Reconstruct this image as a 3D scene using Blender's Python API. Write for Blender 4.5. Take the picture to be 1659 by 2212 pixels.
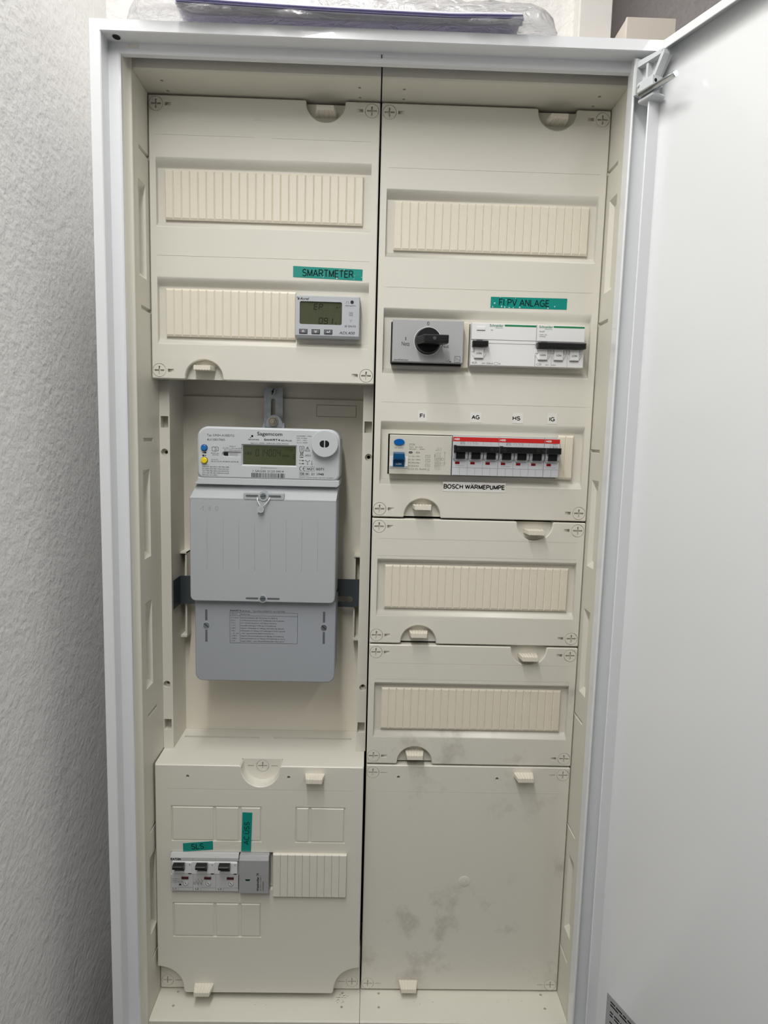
import bpy, math, random
from mathutils import Matrix, Vector
from mathutils.geometry import delaunay_2d_cdt

# ------------------------------------------------------------------ scene, camera, light
# Coordinates below are millimetres: x to the right, y into the wall, z up; z = 0 is the
# foot of the cabinet's cover field, which hangs 0.8 m above the floor.
ZOFF = 800.0
def W(x, y, z):
    return Vector((x / 1000.0, y / 1000.0, (z + ZOFF) / 1000.0))

for o in list(bpy.data.objects):
    bpy.data.objects.remove(o)
scene = bpy.context.scene
COL = scene.collection

cam_d = bpy.data.cameras.new('camera')
cam_d.sensor_fit = 'VERTICAL'
cam_d.sensor_height = 36.0
cam_d.lens = 1400.0 / 2212.0 * 36.0
cam_d.clip_start = 0.01
cam = bpy.data.objects.new('camera', cam_d)
COL.objects.link(cam)
RX = (0.999517, -0.017259, 0.025849)
RY = (0.023688, -0.115418, -0.993035)
RZ = (0.020122, 0.993167, -0.114953)
M = Matrix(((RX[0], -RY[0], -RZ[0]), (RX[1], -RY[1], -RZ[1]), (RX[2], -RY[2], -RZ[2]))).to_4x4()
M.translation = W(249.32, -742.02, 692.44)
cam.matrix_world = M
scene.camera = cam

world = bpy.data.worlds.new('world')
scene.world = world
world.use_nodes = True
world.node_tree.nodes['Background'].inputs[0].default_value = (0.9, 0.95, 1.0, 1)
world.node_tree.nodes['Background'].inputs[1].default_value = 0.05

LAMP_X, LAMP_Z, LAMP_Y0, LAMP_Y1 = 110.0, 1560.0, -150.0, -1650.0
ld = bpy.data.lights.new('tube_light', 'AREA')
ld.shape = 'RECTANGLE'
ld.size = 0.07
ld.size_y = abs(LAMP_Y1 - LAMP_Y0) / 1000.0
ld.energy = 14.5
ld.color = (1.0, 0.985, 0.96)
lo = bpy.data.objects.new('tube_light', ld)
lo.location = W(LAMP_X, (LAMP_Y0 + LAMP_Y1) / 2, LAMP_Z - 4)
COL.objects.link(lo)

LAMP2_X, LAMP2_Y0, LAMP2_Y1 = 860.0, -760.0, -1960.0        # second batten of the same row, nearer the door side
ld2 = ld.copy(); ld2.name = 'tube_light_door_side'; ld2.size_y = abs(LAMP2_Y1 - LAMP2_Y0) / 1000.0
ld2.energy = 3.5
lo2 = bpy.data.objects.new('tube_light_door_side', ld2)
lo2.location = W(LAMP2_X, (LAMP2_Y0 + LAMP2_Y1) / 2, LAMP_Z - 4)
COL.objects.link(lo2)

vs = scene.view_settings
vs.view_transform = 'Standard'
vs.look = 'None'
vs.exposure = -0.06
vs.gamma = 1.0
vs.use_curve_mapping = False

# ------------------------------------------------------------------ materials
def lin(c):
    c = c / 255.0
    return c / 12.92 if c <= 0.04045 else ((c + 0.055) / 1.055) ** 2.4
def rgb(r, g, b):
    return (lin(r), lin(g), lin(b), 1.0)

def mat(name, col, rough=0.5, metal=0.0, spec=0.5, bump=0.0, bscale=400.0, mottle=0.0, mscale=30.0, coat=0.0):
    m = bpy.data.materials.new(name)
    m.use_nodes = True
    nt = m.node_tree
    b = nt.nodes['Principled BSDF']
    b.inputs['Base Color'].default_value = rgb(*col)
    b.inputs['Roughness'].default_value = rough
    b.inputs['Metallic'].default_value = metal
    b.inputs['Specular IOR Level'].default_value = spec
    b.inputs['Coat Weight'].default_value = coat
    tc = nt.nodes.new('ShaderNodeTexCoord')
    if bump > 0:
        n = nt.nodes.new('ShaderNodeTexNoise'); n.inputs['Scale'].default_value = bscale
        n.inputs['Detail'].default_value = 4
        nt.links.new(tc.outputs['Object'], n.inputs['Vector'])
        bp = nt.nodes.new('ShaderNodeBump'); bp.inputs['Strength'].default_value = bump
        bp.inputs['Distance'].default_value = 0.0005
        nt.links.new(n.outputs['Fac'], bp.inputs['Height'])
        nt.links.new(bp.outputs['Normal'], b.inputs['Normal'])
    if mottle > 0:
        n2 = nt.nodes.new('ShaderNodeTexNoise'); n2.inputs['Scale'].default_value = mscale
        n2.inputs['Detail'].default_value = 6; n2.inputs['Roughness'].default_value = 0.6
        nt.links.new(tc.outputs['Object'], n2.inputs['Vector'])
        cr = nt.nodes.new('ShaderNodeValToRGB')
        cr.color_ramp.elements[0].position = 0.3
        cr.color_ramp.elements[1].position = 0.62
        c0 = rgb(*col)
        cr.color_ramp.elements[0].color = tuple(c0[i] * (1 - mottle) for i in range(3)) + (1,)
        cr.color_ramp.elements[1].color = c0
        nt.links.new(n2.outputs['Fac'], cr.inputs['Fac'])
        nt.links.new(cr.outputs['Color'], b.inputs['Base Color'])
    return m

def plaster(name, col, strength=0.9):
    m = bpy.data.materials.new(name)
    m.use_nodes = True
    nt = m.node_tree
    b = nt.nodes['Principled BSDF']
    b.inputs['Base Color'].default_value = rgb(*col)
    b.inputs['Roughness'].default_value = 0.75
    b.inputs['Specular IOR Level'].default_value = 0.3
    tc = nt.nodes.new('ShaderNodeTexCoord')
    n1 = nt.nodes.new('ShaderNodeTexNoise'); n1.inputs['Scale'].default_value = 150; n1.inputs['Detail'].default_value = 2
    n1.inputs['Roughness'].default_value = 0.5
    n2 = nt.nodes.new('ShaderNodeTexNoise'); n2.inputs['Scale'].default_value = 26; n2.inputs['Detail'].default_value = 4
    n2.inputs['Distortion'].default_value = 0.8
    mx = nt.nodes.new('ShaderNodeMath'); mx.operation = 'MULTIPLY_ADD'; mx.inputs[1].default_value = 1.1
    nt.links.new(tc.outputs['Object'], n1.inputs['Vector'])
    nt.links.new(tc.outputs['Object'], n2.inputs['Vector'])
    nt.links.new(n2.outputs['Fac'], mx.inputs[0]); nt.links.new(n1.outputs['Fac'], mx.inputs[2])
    bp = nt.nodes.new('ShaderNodeBump'); bp.inputs['Strength'].default_value = strength
    bp.inputs['Distance'].default_value = 0.0025
    nt.links.new(mx.outputs[0], bp.inputs['Height'])
    nt.links.new(bp.outputs['Normal'], b.inputs['Normal'])
    return m

def smudged(name, col, dirt):
    # cream plastic with grey finger smudges of irregular shape
    m = mat(name, col, 0.42, bump=0.05, bscale=900)
    nt = m.node_tree; b = nt.nodes['Principled BSDF']
    tc = nt.nodes.new('ShaderNodeTexCoord')
    n = nt.nodes.new('ShaderNodeTexNoise'); n.inputs['Scale'].default_value = 26; n.inputs['Detail'].default_value = 8
    n.inputs['Roughness'].default_value = 0.68
    n3 = nt.nodes.new('ShaderNodeTexNoise'); n3.inputs['Scale'].default_value = 7; n3.inputs['Detail'].default_value = 2
    nt.links.new(tc.outputs['Object'], n.inputs['Vector']); nt.links.new(tc.outputs['Object'], n3.inputs['Vector'])
    mu = nt.nodes.new('ShaderNodeMath'); mu.operation = 'MULTIPLY'
    nt.links.new(n.outputs['Fac'], mu.inputs[0]); nt.links.new(n3.outputs['Fac'], mu.inputs[1])
    cr = nt.nodes.new('ShaderNodeValToRGB')
    cr.color_ramp.elements[0].position = 0.30; cr.color_ramp.elements[0].color = rgb(*col)
    cr.color_ramp.elements[1].position = 0.44; cr.color_ramp.elements[1].color = rgb(*dirt)
    nt.links.new(mu.outputs[0], cr.inputs['Fac'])
    nt.links.new(cr.outputs['Color'], b.inputs['Base Color'])
    return m

CREAM = mat('cream_plastic', (222, 219, 208), 0.45, bump=0.06, bscale=1100)
CREAM_D = smudged('smudged_cream_plastic', (221, 218, 207), (192, 188, 178))
STRIP = mat('ivory_plastic', (231, 224, 206), 0.38, bump=0.05, bscale=900)
TABM = mat('tab_plastic', (228, 222, 207), 0.5)
WHITE = mat('white_enamel', (229, 231, 234), 0.22, coat=0.3, bump=0.03, bscale=700)
DOORW = mat('door_enamel', (229, 231, 233), 0.22, coat=0.3, bump=0.03, bscale=500)
LINER = mat('liner_plastic', (218, 215, 203), 0.45, bump=0.06, bscale=900)
BACKP = mat('back_plastic', (230, 225, 211), 0.5, bump=0.06, bscale=700)
BLACK = mat('black_plastic', (16, 16, 18), 0.35)
BLACKM = mat('black_matt', (10, 10, 10), 0.8)
DARK = mat('interior_shade', (30, 30, 28), 0.9)
INK = mat('black_ink', (10, 10, 12), 0.7, spec=0.2)
GREYINK = mat('grey_ink', (92, 92, 94), 0.6)
PENCIL = mat('pencil_grey', (120, 122, 126), 0.7)
WHITEINK = mat('white_ink', (235, 235, 235), 0.6)
TEAL = mat('teal_tape', (0, 142, 130), 0.28, coat=0.4, bump=0.25, bscale=160)
TAPEW = mat('white_tape', (232, 231, 226), 0.3, coat=0.3, bump=0.15, bscale=160)
GREEN = mat('green_print', (10, 128, 74), 0.5)
METER1 = mat('meter_grey', (198, 202, 205), 0.45, bump=0.06, bscale=900)
METER2 = mat('terminal_grey', (177, 181, 184), 0.5, bump=0.1, bscale=1100)
METER3 = mat('lower_grey', (160, 165, 171), 0.5, bump=0.12, bscale=1100)
LCD = mat('lcd_glass', (80, 85, 64), 0.12, coat=0.6)
LCD2 = mat('meter_lcd_glass', (66, 74, 44), 0.14, coat=0.6)
LCDINK = mat('lcd_segment', (6, 7, 5), 0.6, spec=0.2)
LCDGHOST = mat('lcd_ghost', (68, 73, 54), 0.3)
LCDINK2 = mat('lcd_pale_segment', (26, 30, 18), 0.6, spec=0.2)
EMGREY = mat('energy_meter_grey', (184, 188, 193), 0.42, bump=0.06, bscale=1200)
KEYG = mat('key_grey', (98, 99, 104), 0.4)
PLATE = mat('switch_plate_grey', (176, 177, 178), 0.4, bump=0.15, bscale=1400)
DEVW = mat('device_white', (234, 234, 234), 0.38)
DEVG = mat('device_grey', (205, 207, 211), 0.4)
RCCB = mat('device_warm_grey', (206, 204, 192), 0.42)
BLUE = mat('blue_plastic', (0, 92, 168), 0.3)
BLUED = mat('dark_blue_plastic', (0, 74, 120), 0.32)
YEL = mat('yellow_plastic', (238, 214, 30), 0.25)
BLUB = mat('button_blue', (24, 108, 176), 0.25)
RED = mat('red_print', (206, 38, 36), 0.4)
REDW = mat('red_window', (130, 16, 18), 0.3)
MAROON = mat('maroon_window', (74, 26, 26), 0.35)
SLSG = mat('breaker_grey', (196, 197, 197), 0.4)
SLSL = mat('breaker_light', (222, 223, 223), 0.4)
SPD = mat('arrester_grey', (164, 165, 166), 0.5, bump=0.2, bscale=1300)
LEDG = mat('green_indicator', (40, 120, 84), 0.3)
ZINC = mat('zinc_steel', (176, 182, 188), 0.38, metal=0.85, bump=0.15, bscale=260, mottle=0.25, mscale=160)
ZINCD = mat('dull_zinc_steel', (104, 112, 116), 0.42, metal=0.8, bump=0.12, bscale=300)
BRASS = mat('nickel_brass', (172, 164, 150), 0.28, metal=0.9)
SCREWM = mat('screw_steel', (150, 162, 166), 0.3, metal=0.8)
SILVER = mat('silver_label', (168, 170, 172), 0.4, metal=0.3)
HINGE = mat('hinge_plastic', (205, 209, 211), 0.4)
PIN = mat('polished_pin', (205, 210, 212), 0.15, metal=0.95)
def paper(name, col):
    m = mat(name, col, 0.7)
    nt = m.node_tree; out = nt.nodes['Material Output']; b = nt.nodes['Principled BSDF']
    t = nt.nodes.new('ShaderNodeBsdfTranslucent'); t.inputs['Color'].default_value = rgb(*col)
    mx = nt.nodes.new('ShaderNodeMixShader'); mx.inputs['Fac'].default_value = 0.72
    nt.links.new(b.outputs[0], mx.inputs[1]); nt.links.new(t.outputs[0], mx.inputs[2]); nt.links.new(mx.outputs[0], out.inputs['Surface'])
    return m
PAPER = paper('paper', (240, 239, 244))
PAPERB = paper('paper_edge_violet', (158, 156, 186))
BEIGE = mat('beige_plastic', (214, 205, 194), 0.5)
DUCTW = mat('duct_plastic', (226, 222, 217), 0.5)
SEALM = mat('clear_seal', (190, 194, 194), 0.2)
WIRE = mat('seal_wire', (215, 220, 222), 0.3, metal=0.6)
LAMPH = mat('lamp_housing', (230, 230, 230), 0.4)
PLW = plaster('white_plaster', (240, 239, 237), 0.42)
PLB = plaster('back_plaster', (238, 236, 232), 0.8)
FIELDL = mat('moulded_edge', (128, 122, 104), 0.6)
PLD = plaster('cellar_plaster', (88, 86, 84), 0.8)
PLG = plaster('grey_plaster', (212, 205, 205), 0.7)
FLOORM = mat('floor_screed', (82, 80, 77), 0.8, bump=0.3, bscale=60, mottle=0.2)
CEILM = mat('ceiling_paint', (238, 238, 236), 0.8, bump=0.2, bscale=120)

def film_material():
    m = bpy.data.materials.new('clear_film')
    m.use_nodes = True
    nt = m.node_tree
    out = nt.nodes['Material Output']
    nt.nodes.remove(nt.nodes['Principled BSDF'])
    tr = nt.nodes.new('ShaderNodeBsdfTransparent')
    df = nt.nodes.new('ShaderNodeBsdfTranslucent'); df.inputs['Color'].default_value = (0.95, 0.95, 0.97, 1)
    d2 = nt.nodes.new('ShaderNodeBsdfDiffuse'); d2.inputs['Color'].default_value = (0.93, 0.93, 0.95, 1)
    gl = nt.nodes.new('ShaderNodeBsdfGlossy'); gl.inputs['Roughness'].default_value = 0.12
    tc = nt.nodes.new('ShaderNodeTexCoord')
    mp = nt.nodes.new('ShaderNodeMapping'); mp.inputs['Scale'].default_value = (1, 1.6, 1.6)
    n = nt.nodes.new('ShaderNodeTexNoise'); n.inputs['Scale'].default_value = 38; n.inputs['Detail'].default_value = 5
    n.inputs['Distortion'].default_value = 2.2
    nt.links.new(tc.outputs['Object'], mp.inputs['Vector']); nt.links.new(mp.outputs['Vector'], n.inputs['Vector'])
    bp = nt.nodes.new('ShaderNodeBump'); bp.inputs['Strength'].default_value = 0.9; bp.inputs['Distance'].default_value = 0.006
    nt.links.new(n.outputs['Fac'], bp.inputs['Height'])
    for s in (df, d2, gl):
        nt.links.new(bp.outputs['Normal'], s.inputs['Normal'])
    lw = nt.nodes.new('ShaderNodeLayerWeight'); lw.inputs['Blend'].default_value = 0.2
    nt.links.new(bp.outputs['Normal'], lw.inputs['Normal'])
    m0 = nt.nodes.new('ShaderNodeMixShader'); m0.inputs['Fac'].default_value = 0.5
    nt.links.new(df.outputs[0], m0.inputs[1]); nt.links.new(d2.outputs[0], m0.inputs[2])
    m1 = nt.nodes.new('ShaderNodeMixShader'); m1.inputs['Fac'].default_value = 0.34
    nt.links.new(tr.outputs[0], m1.inputs[1]); nt.links.new(m0.outputs[0], m1.inputs[2])
    m2 = nt.nodes.new('ShaderNodeMixShader')
    nt.links.new(lw.outputs['Facing'], m2.inputs['Fac'])
    nt.links.new(m1.outputs[0], m2.inputs[1]); nt.links.new(gl.outputs[0], m2.inputs[2])
    nt.links.new(m2.outputs[0], out.inputs['Surface'])
    return m
FILM = film_material()

# ------------------------------------------------------------------ builders
ORI = {}                                   # world origin (mm) of every object that has children

class MB:
    """Collects faces in millimetres; build() links them as one mesh object."""
    def __init__(s):
        s.v = []; s.f = []; s.sm = []
    def face(s, pts, smooth=False):
        i = len(s.v); s.v += [tuple(p) for p in pts]
        s.f.append(tuple(range(i, i + len(pts)))); s.sm.append(smooth)
    def mesh(s, verts, faces, smooth=False):
        i = len(s.v); s.v += [tuple(p) for p in verts]
        for f in faces:
            s.f.append(tuple(k + i for k in f)); s.sm.append(smooth)
        return s
    def box(s, x0, x1, y0, y1, z0, z1):
        v = [(x0, y0, z0), (x1, y0, z0), (x1, y1, z0), (x0, y1, z0), (x0, y0, z1), (x1, y0, z1), (x1, y1, z1), (x0, y1, z1)]
        s.mesh(v, [(0, 3, 2, 1), (4, 5, 6, 7), (0, 1, 5, 4), (1, 2, 6, 5), (2, 3, 7, 6), (3, 0, 4, 7)])
        return s
    def bbox(s, x0, x1, y0, y1, z0, z1, c=0.6):
        """box whose front (y0) edges are chamfered by c"""
        a = [(x0, y1, z0), (x1, y1, z0), (x1, y1, z1), (x0, y1, z1)]
        b = [(x0, y0 + c, z0), (x1, y0 + c, z0), (x1, y0 + c, z1), (x0, y0 + c, z1)]
        d = [(x0 + c, y0, z0 + c), (x1 - c, y0, z0 + c), (x1 - c, y0, z1 - c), (x0 + c, y0, z1 - c)]
        f = [(8, 9, 10, 11), (3, 2, 1, 0)]
        for k in range(4):
            n = (k + 1) % 4
            f.append((k, n, 4 + n, 4 + k)); f.append((4 + k, 4 + n, 8 + n, 8 + k))
        s.mesh(a + b + d, f)
        return s
    def prism(s, poly, y0, y1, c=0.0, back=True):
        """closed outline (x, z), counter-clockwise seen from the front, extruded from y0 (front) to y1"""
        n = len(poly)
        fr = offset(poly, c) if c > 0 else poly
        s.flat([fr], y0)
        if back:
            s.flat([poly], y1)
        ys = y0 + c
        for k in range(n):
            a, b = poly[k], poly[(k + 1) % n]
            if c > 0:
                fa, fb = fr[k], fr[(k + 1) % n]
                s.face([(fa[0], y0, fa[1]), (a[0], ys, a[1]), (b[0], ys, b[1]), (fb[0], y0, fb[1])])
            s.face([(a[0], ys, a[1]), (a[0], y1, a[1]), (b[0], y1, b[1]), (b[0], ys, b[1])])
        return s
    def flat(s, loops, y, fn=None):
        """flat face with holes: loops = [outer, hole, ...] of (x, z); fn maps (a, b) to 3D instead"""
        fn = fn or (lambda a, b: (a, y, b))
        pts = []; edges = []
        for l in loops:
            i = len(pts); n = len(l)
            pts += [Vector((a, b)) for a, b in l]
            edges += [(i + k, i + (k + 1) % n) for k in range(n)]
        r = delaunay_2d_cdt(pts, edges, [], 0, 1e-4)
        keep = []
        for f in r[2]:
            cx = sum(r[0][i].x for i in f) / 3; cy = sum(r[0][i].y for i in f) / 3
            ins = False                       # even-odd rule over all outlines
            for l in loops:
                for k in range(len(l)):
                    (ax, ay), (bx, by) = l[k - 1], l[k]
                    if (ay > cy) != (by > cy) and cx < (bx - ax) * (cy - ay) / (by - ay) + ax:
                        ins = not ins
            if ins: keep.append(tuple(f))
        s.mesh([fn(q.x, q.y) for q in r[0]], keep)
        return s
    def wall(s, loop, ya, yb, smooth=False):
        """side walls between the same outline (x, z) at two depths"""
        n = len(loop)
        for k in range(n):
            a, b = loop[k], loop[(k + 1) % n]
            s.face([(a[0], ya, a[1]), (a[0], yb, a[1]), (b[0], yb, b[1]), (b[0], ya, b[1])], smooth)
        return s
    def cyl(s, x, z, r, y0, y1, n=24, r1=None, cap=True, smooth=True, sx=1.0):
        """cylinder along y; front at y0"""
        r1 = r if r1 is None else r1
        A = [(x + r * sx * math.cos(2 * math.pi * k / n), y0, z + r * math.sin(2 * math.pi * k / n)) for k in range(n)]
        B = [(x + r1 * sx * math.cos(2 * math.pi * k / n), y1, z + r1 * math.sin(2 * math.pi * k / n)) for k in range(n)]
        i = len(s.v); s.v += A + B
        for k in range(n):
            m_ = (k + 1) % n
            s.f.append((i + k, i + m_, i + n + m_, i + n + k)); s.sm.append(smooth)
        if cap:
            s.face(A); s.face(list(reversed(B)))
        return s
    def tube(s, pts, r, n=8):
        """round tube along a list of 3D points"""
        P = [Vector(p) for p in pts]; rings = []
        up = Vector((0.13, 0.31, 0.94))
        for k, p in enumerate(P):
            d = (P[min(k + 1, len(P) - 1)] - P[max(k - 1, 0)]).normalized()
            a = d.cross(up).normalized(); b = d.cross(a).normalized()
            rings.append([p + (a * math.cos(2 * math.pi * j / n) + b * math.sin(2 * math.pi * j / n)) * r for j in range(n)])
        i = len(s.v)
        for g in rings: s.v += [tuple(q) for q in g]
        for k in range(len(P) - 1):
            for j in range(n):
                m_ = (j + 1) % n
                s.f.append((i + k * n + j, i + k * n + m_, i + (k + 1) * n + m_, i + (k + 1) * n + j)); s.sm.append(True)
        s.face(rings[0]); s.face(list(reversed(rings[-1])))
        return s
    def line(s, pts, w, y):
        """flat print line of width w through (x, z) points"""
        for (a, b), (c, d) in zip(pts[:-1], pts[1:]):
            y = y - 0.003
            L = math.hypot(c - a, d - b) or 1e-6
            nx, nz = -(d - b) / L * w / 2, (c - a) / L * w / 2
            s.face([(a + nx, y, b + nz), (a - nx, y, b - nz), (c - nx, y, d - nz), (c + nx, y, d + nz)])
        return s
    def rect(s, x0, x1, z0, z1, y):
        s.face([(x0, y, z0), (x1, y, z0), (x1, y, z1), (x0, y, z1)]); return s
    def frame(s, x0, x1, z0, z1, w, y):
        return s.line([(x0, z0), (x1, z0)], w, y).line([(x0, z1), (x1, z1)], w, y).line([(x0, z0), (x0, z1)], w, y).line([(x1, z0), (x1, z1)], w, y)
    def text(s, t, x, z, h, y, width=None, bold=0.0, shear=0.0, align='L', rot=0.0):
        """lettering: cap height h, baseline at z, left (or centre) at x; fitted to width when given"""
        mv, mf, wd = glyphs(t, bold, shear)
        k = h
        kx = (width / wd) if (width and wd > 0) else k
        ox = -wd / 2 if align == 'C' else 0.0
        ca, sa = math.cos(rot), math.sin(rot)
        vs_ = []
        for a, b in mv:
            px, pz = (a + ox) * kx, b * k
            vs_.append((x + px * ca - pz * sa, y, z + px * sa + pz * ca))
        return s.mesh(vs_, mf)
    def build(s, name, material, parent=None, origin=None, bevel=0.0, seg=2, weld=True):
        xs = [p[0] for p in s.v]; ys = [p[1] for p in s.v]; zs = [p[2] for p in s.v]
        if origin is None:
            origin = ((min(xs) + max(xs)) / 2, (min(ys) + max(ys)) / 2, (min(zs) + max(zs)) / 2) if parent else \
                     ((min(xs) + max(xs)) / 2, (min(ys) + max(ys)) / 2, min(zs))
        me = bpy.data.meshes.new(name)
        me.from_pydata([((p[0] - origin[0]) / 1000, (p[1] - origin[1]) / 1000, (p[2] - origin[2]) / 1000) for p in s.v], [], s.f)
        me.polygons.foreach_set('use_smooth', s.sm)
        me.materials.append(material)
        import bmesh
        bm = bmesh.new(); bm.from_mesh(me)
        if weld:
            bmesh.ops.remove_doubles(bm, verts=bm.verts, dist=0.00001)
        bmesh.ops.recalc_face_normals(bm, faces=bm.faces)
        bm.to_mesh(me); bm.free()
        o = bpy.data.objects.new(name, me)
        COL.objects.link(o)
        place(o, parent, origin)
        if bevel > 0:
            bv = o.modifiers.new('bevel', 'BEVEL'); bv.width = bevel / 1000; bv.segments = seg; bv.limit_method = 'ANGLE'
            bv.angle_limit = math.radians(40); bv.harden_normals = False
        return o

def place(o, parent, origin):
    ORI[o.name] = origin
    if parent is not None:
        o.parent = parent
        po = ORI[parent.name]
        o.location = ((origin[0] - po[0]) / 1000, (origin[1] - po[1]) / 1000, (origin[2] - po[2]) / 1000)
    else:
        o.location = W(*origin)

def clone(o, parent, origin):
    c = o.copy(); COL.objects.link(c)
    place(c, parent, origin)
    return c

GL = {}
def glyphs(t, bold, shear):
    key = (t, bold, shear)
    if key in GL: return GL[key]
    cu = bpy.data.curves.new('t', 'FONT')
    cu.body = t; cu.size = 1.0; cu.resolution_u = 3; cu.offset = bold; cu.shear = shear
    ob = bpy.data.objects.new('t', cu)
    me = bpy.data.meshes.new_from_object(ob)
    cap = 0.73
    v = [(p.co.x / cap, p.co.y / cap) for p in me.vertices]
    f = [tuple(p.vertices) for p in me.polygons]
    x0 = min((a for a, b in v), default=0.0); x1 = max((a for a, b in v), default=1.0)
    v = [(a - x0, b) for a, b in v]
    bpy.data.objects.remove(ob); bpy.data.curves.remove(cu); bpy.data.meshes.remove(me)
    GL[key] = (v, f, x1 - x0)
    return GL[key]

def _arc(cx, cy, rx, ry, a0, a1, n=10):
    return [(cx + rx * math.cos(math.radians(a0 + (a1 - a0) * k / n)), cy + ry * math.sin(math.radians(a0 + (a1 - a0) * k / n))) for k in range(n + 1)]
SANS = {  # monoline grotesque capitals: advance width and centre lines, cap height 1
    'A': (.80, [[(.0, 0), (.40, 1), (.80, 0)], [(.14, .34), (.66, .34)]]),
    'B': (.70, [[(.06, .52), (.06, 1), (.40, 1)] + _arc(.42, .76, .22, .24, 90, -90) + [(.06, .52), (.06, 0), (.42, 0)] + _arc(.42, .26, .26, .26, -90, 90)]),
    'C': (.78, [_arc(.43, .5, .40, .5, 48, 312, 20)]),
    'D': (.76, [[(.06, 0), (.06, 1), (.32, 1)] + _arc(.34, .5, .40, .5, 90, -90, 14) + [(.06, 0)]]),
    'E': (.64, [[(.62, 1), (.06, 1), (.06, 0), (.64, 0)], [(.06, .53), (.58, .53)]]),
    'F': (.60, [[(.60, 1), (.06, 1), (.06, 0)], [(.06, .52), (.52, .52)]]),
    'G': (.84, [_arc(.45, .5, .42, .5, 48, 300, 20) + [(.80, .14), (.80, .46), (.48, .46)]]),
    'H': (.74, [[(.06, 0), (.06, 1)], [(.68, 0), (.68, 1)], [(.06, .53), (.68, .53)]]),
    'I': (.16, [[(.08, 0), (.08, 1)]]),
    'L': (.58, [[(.06, 1), (.06, 0), (.58, 0)]]),
    'M': (.86, [[(.06, 0), (.06, 1), (.43, .04), (.80, 1), (.80, 0)]]),
    'N': (.74, [[(.06, 0), (.06, 1), (.68, 0), (.68, 1)]]),
    'O': (.88, [_arc(.44, .5, .41, .5, 90, 450, 26)]),
    'P': (.68, [[(.06, 0), (.06, 1), (.38, 1)] + _arc(.40, .73, .25, .27, 90, -90) + [(.06, .46)]]),
    'R': (.76, [[(.06, 0), (.06, 1), (.40, 1)] + _arc(.42, .74, .26, .26, 90, -90) + [(.06, .48)], [(.42, .48), (.74, 0)]]),
    'S': (.70, [_arc(.35, .74, .28, .26, 25, 250, 12) + _arc(.35, .26, .31, .26, 80, -160, 14)]),
    'T': (.70, [[(.0, 1), (.70, 1)], [(.35, 1), (.35, 0)]]),
    'U': (.74, [[(.06, 1), (.06, .33)] + _arc(.37, .31, .31, .31, 180, 360, 12) + [(.68, .33), (.68, 1)]]),
    'V': (.76, [[(.0, 1), (.38, 0), (.76, 1)]]),
    'W': (1.06, [[(.0, 1), (.27, 0), (.53, .96), (.79, 0), (1.06, 1)]]),
    '-': (.36, [[(.02, .4), (.34, .4)]]), '.': (.16, [[(.02, .07), (.15, .07)]]), ' ': (.26, []),
    '1': (.46, [[(.06, .78), (.30, 1), (.30, 0)]]), '2': (.62, [_arc(.31, .70, .27, .30, 160, -30, 10) + [(.04, 0), (.60, 0)]]),
    '4': (.66, [[(.48, 0), (.48, 1), (.02, .30), (.64, .30)]]),
}
for _c, _b in (('Ä', 'A'), ('Ü', 'U')):
    _w, _s = SANS[_b]
    SANS[_c] = (_w, _s + [[(_w / 2 - .22, 1.22), (_w / 2 - .09, 1.22)], [(_w / 2 + .09, 1.22), (_w / 2 + .22, 1.22)]])
def sans(mb, t, x, z, h, y, width=None, sw=0.13, align='L', rot=0.0):
    """grotesque capitals with stroke sw (of the cap height); z = baseline"""
    gap = 0.16; adv = 0.0; runs = []
    for ch in t:
        w, st = SANS[ch]
        for l in st: runs.append([(a + adv, b * (1 - sw) + sw / 2) for a, b in l])
        adv += w + gap
    adv -= gap
    kx = width / adv if width else h
    ox = -adv * kx / 2 if align == 'C' else 0.0
    ca, sa = math.cos(rot), math.sin(rot)
    hw = sw * h / 2
    parts = []
    for l in runs:
        P = [(a * kx + ox, b * h) for a, b in l]; cur = [P[0]]
        for k in range(1, len(P)):
            cur.append(P[k])
            if k < len(P) - 1:
                u = Vector((P[k][0] - P[k - 1][0], P[k][1] - P[k - 1][1])); v = Vector((P[k + 1][0] - P[k][0], P[k + 1][1] - P[k][1]))
                if u.length > 1e-7 and v.length > 1e-7 and u.normalized().dot(v.normalized()) < -0.2:
                    parts.append(cur); cur = [P[k]]
        parts.append(cur)
    for ip_, P in enumerate(parts):
        y = y - 0.004
        Q = []
        for k, p in enumerate(P):
            d0 = Vector((p[0] - P[k - 1][0], p[1] - P[k - 1][1])) if k else None
            d1 = Vector((P[k + 1][0] - p[0], P[k + 1][1] - p[1])) if k < len(P) - 1 else None
            d0 = d0.normalized() if d0 is not None and d0.length > 1e-7 else None
            d1 = d1.normalized() if d1 is not None and d1.length > 1e-7 else None
            if d0 is None and d1 is None: continue
            d0 = d0 or d1; d1 = d1 or d0
            n0 = Vector((-d0.y, d0.x)); n1 = Vector((-d1.y, d1.x)); b = n0 + n1
            m = b * (2 / b.length_squared) if b.length_squared > 0.12 else n0 * 2.0
            if m.length > 2.6: m = m.normalized() * 2.6
            Q.append((Vector(p) + m * hw, Vector(p) - m * hw))
        for (a, b), (c, d) in zip(Q[:-1], Q[1:]):
            mb.face([(x + q.x * ca - q.y * sa, y, z + q.x * sa + q.y * ca) for q in (a, b, d, c)])
    return mb

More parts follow.
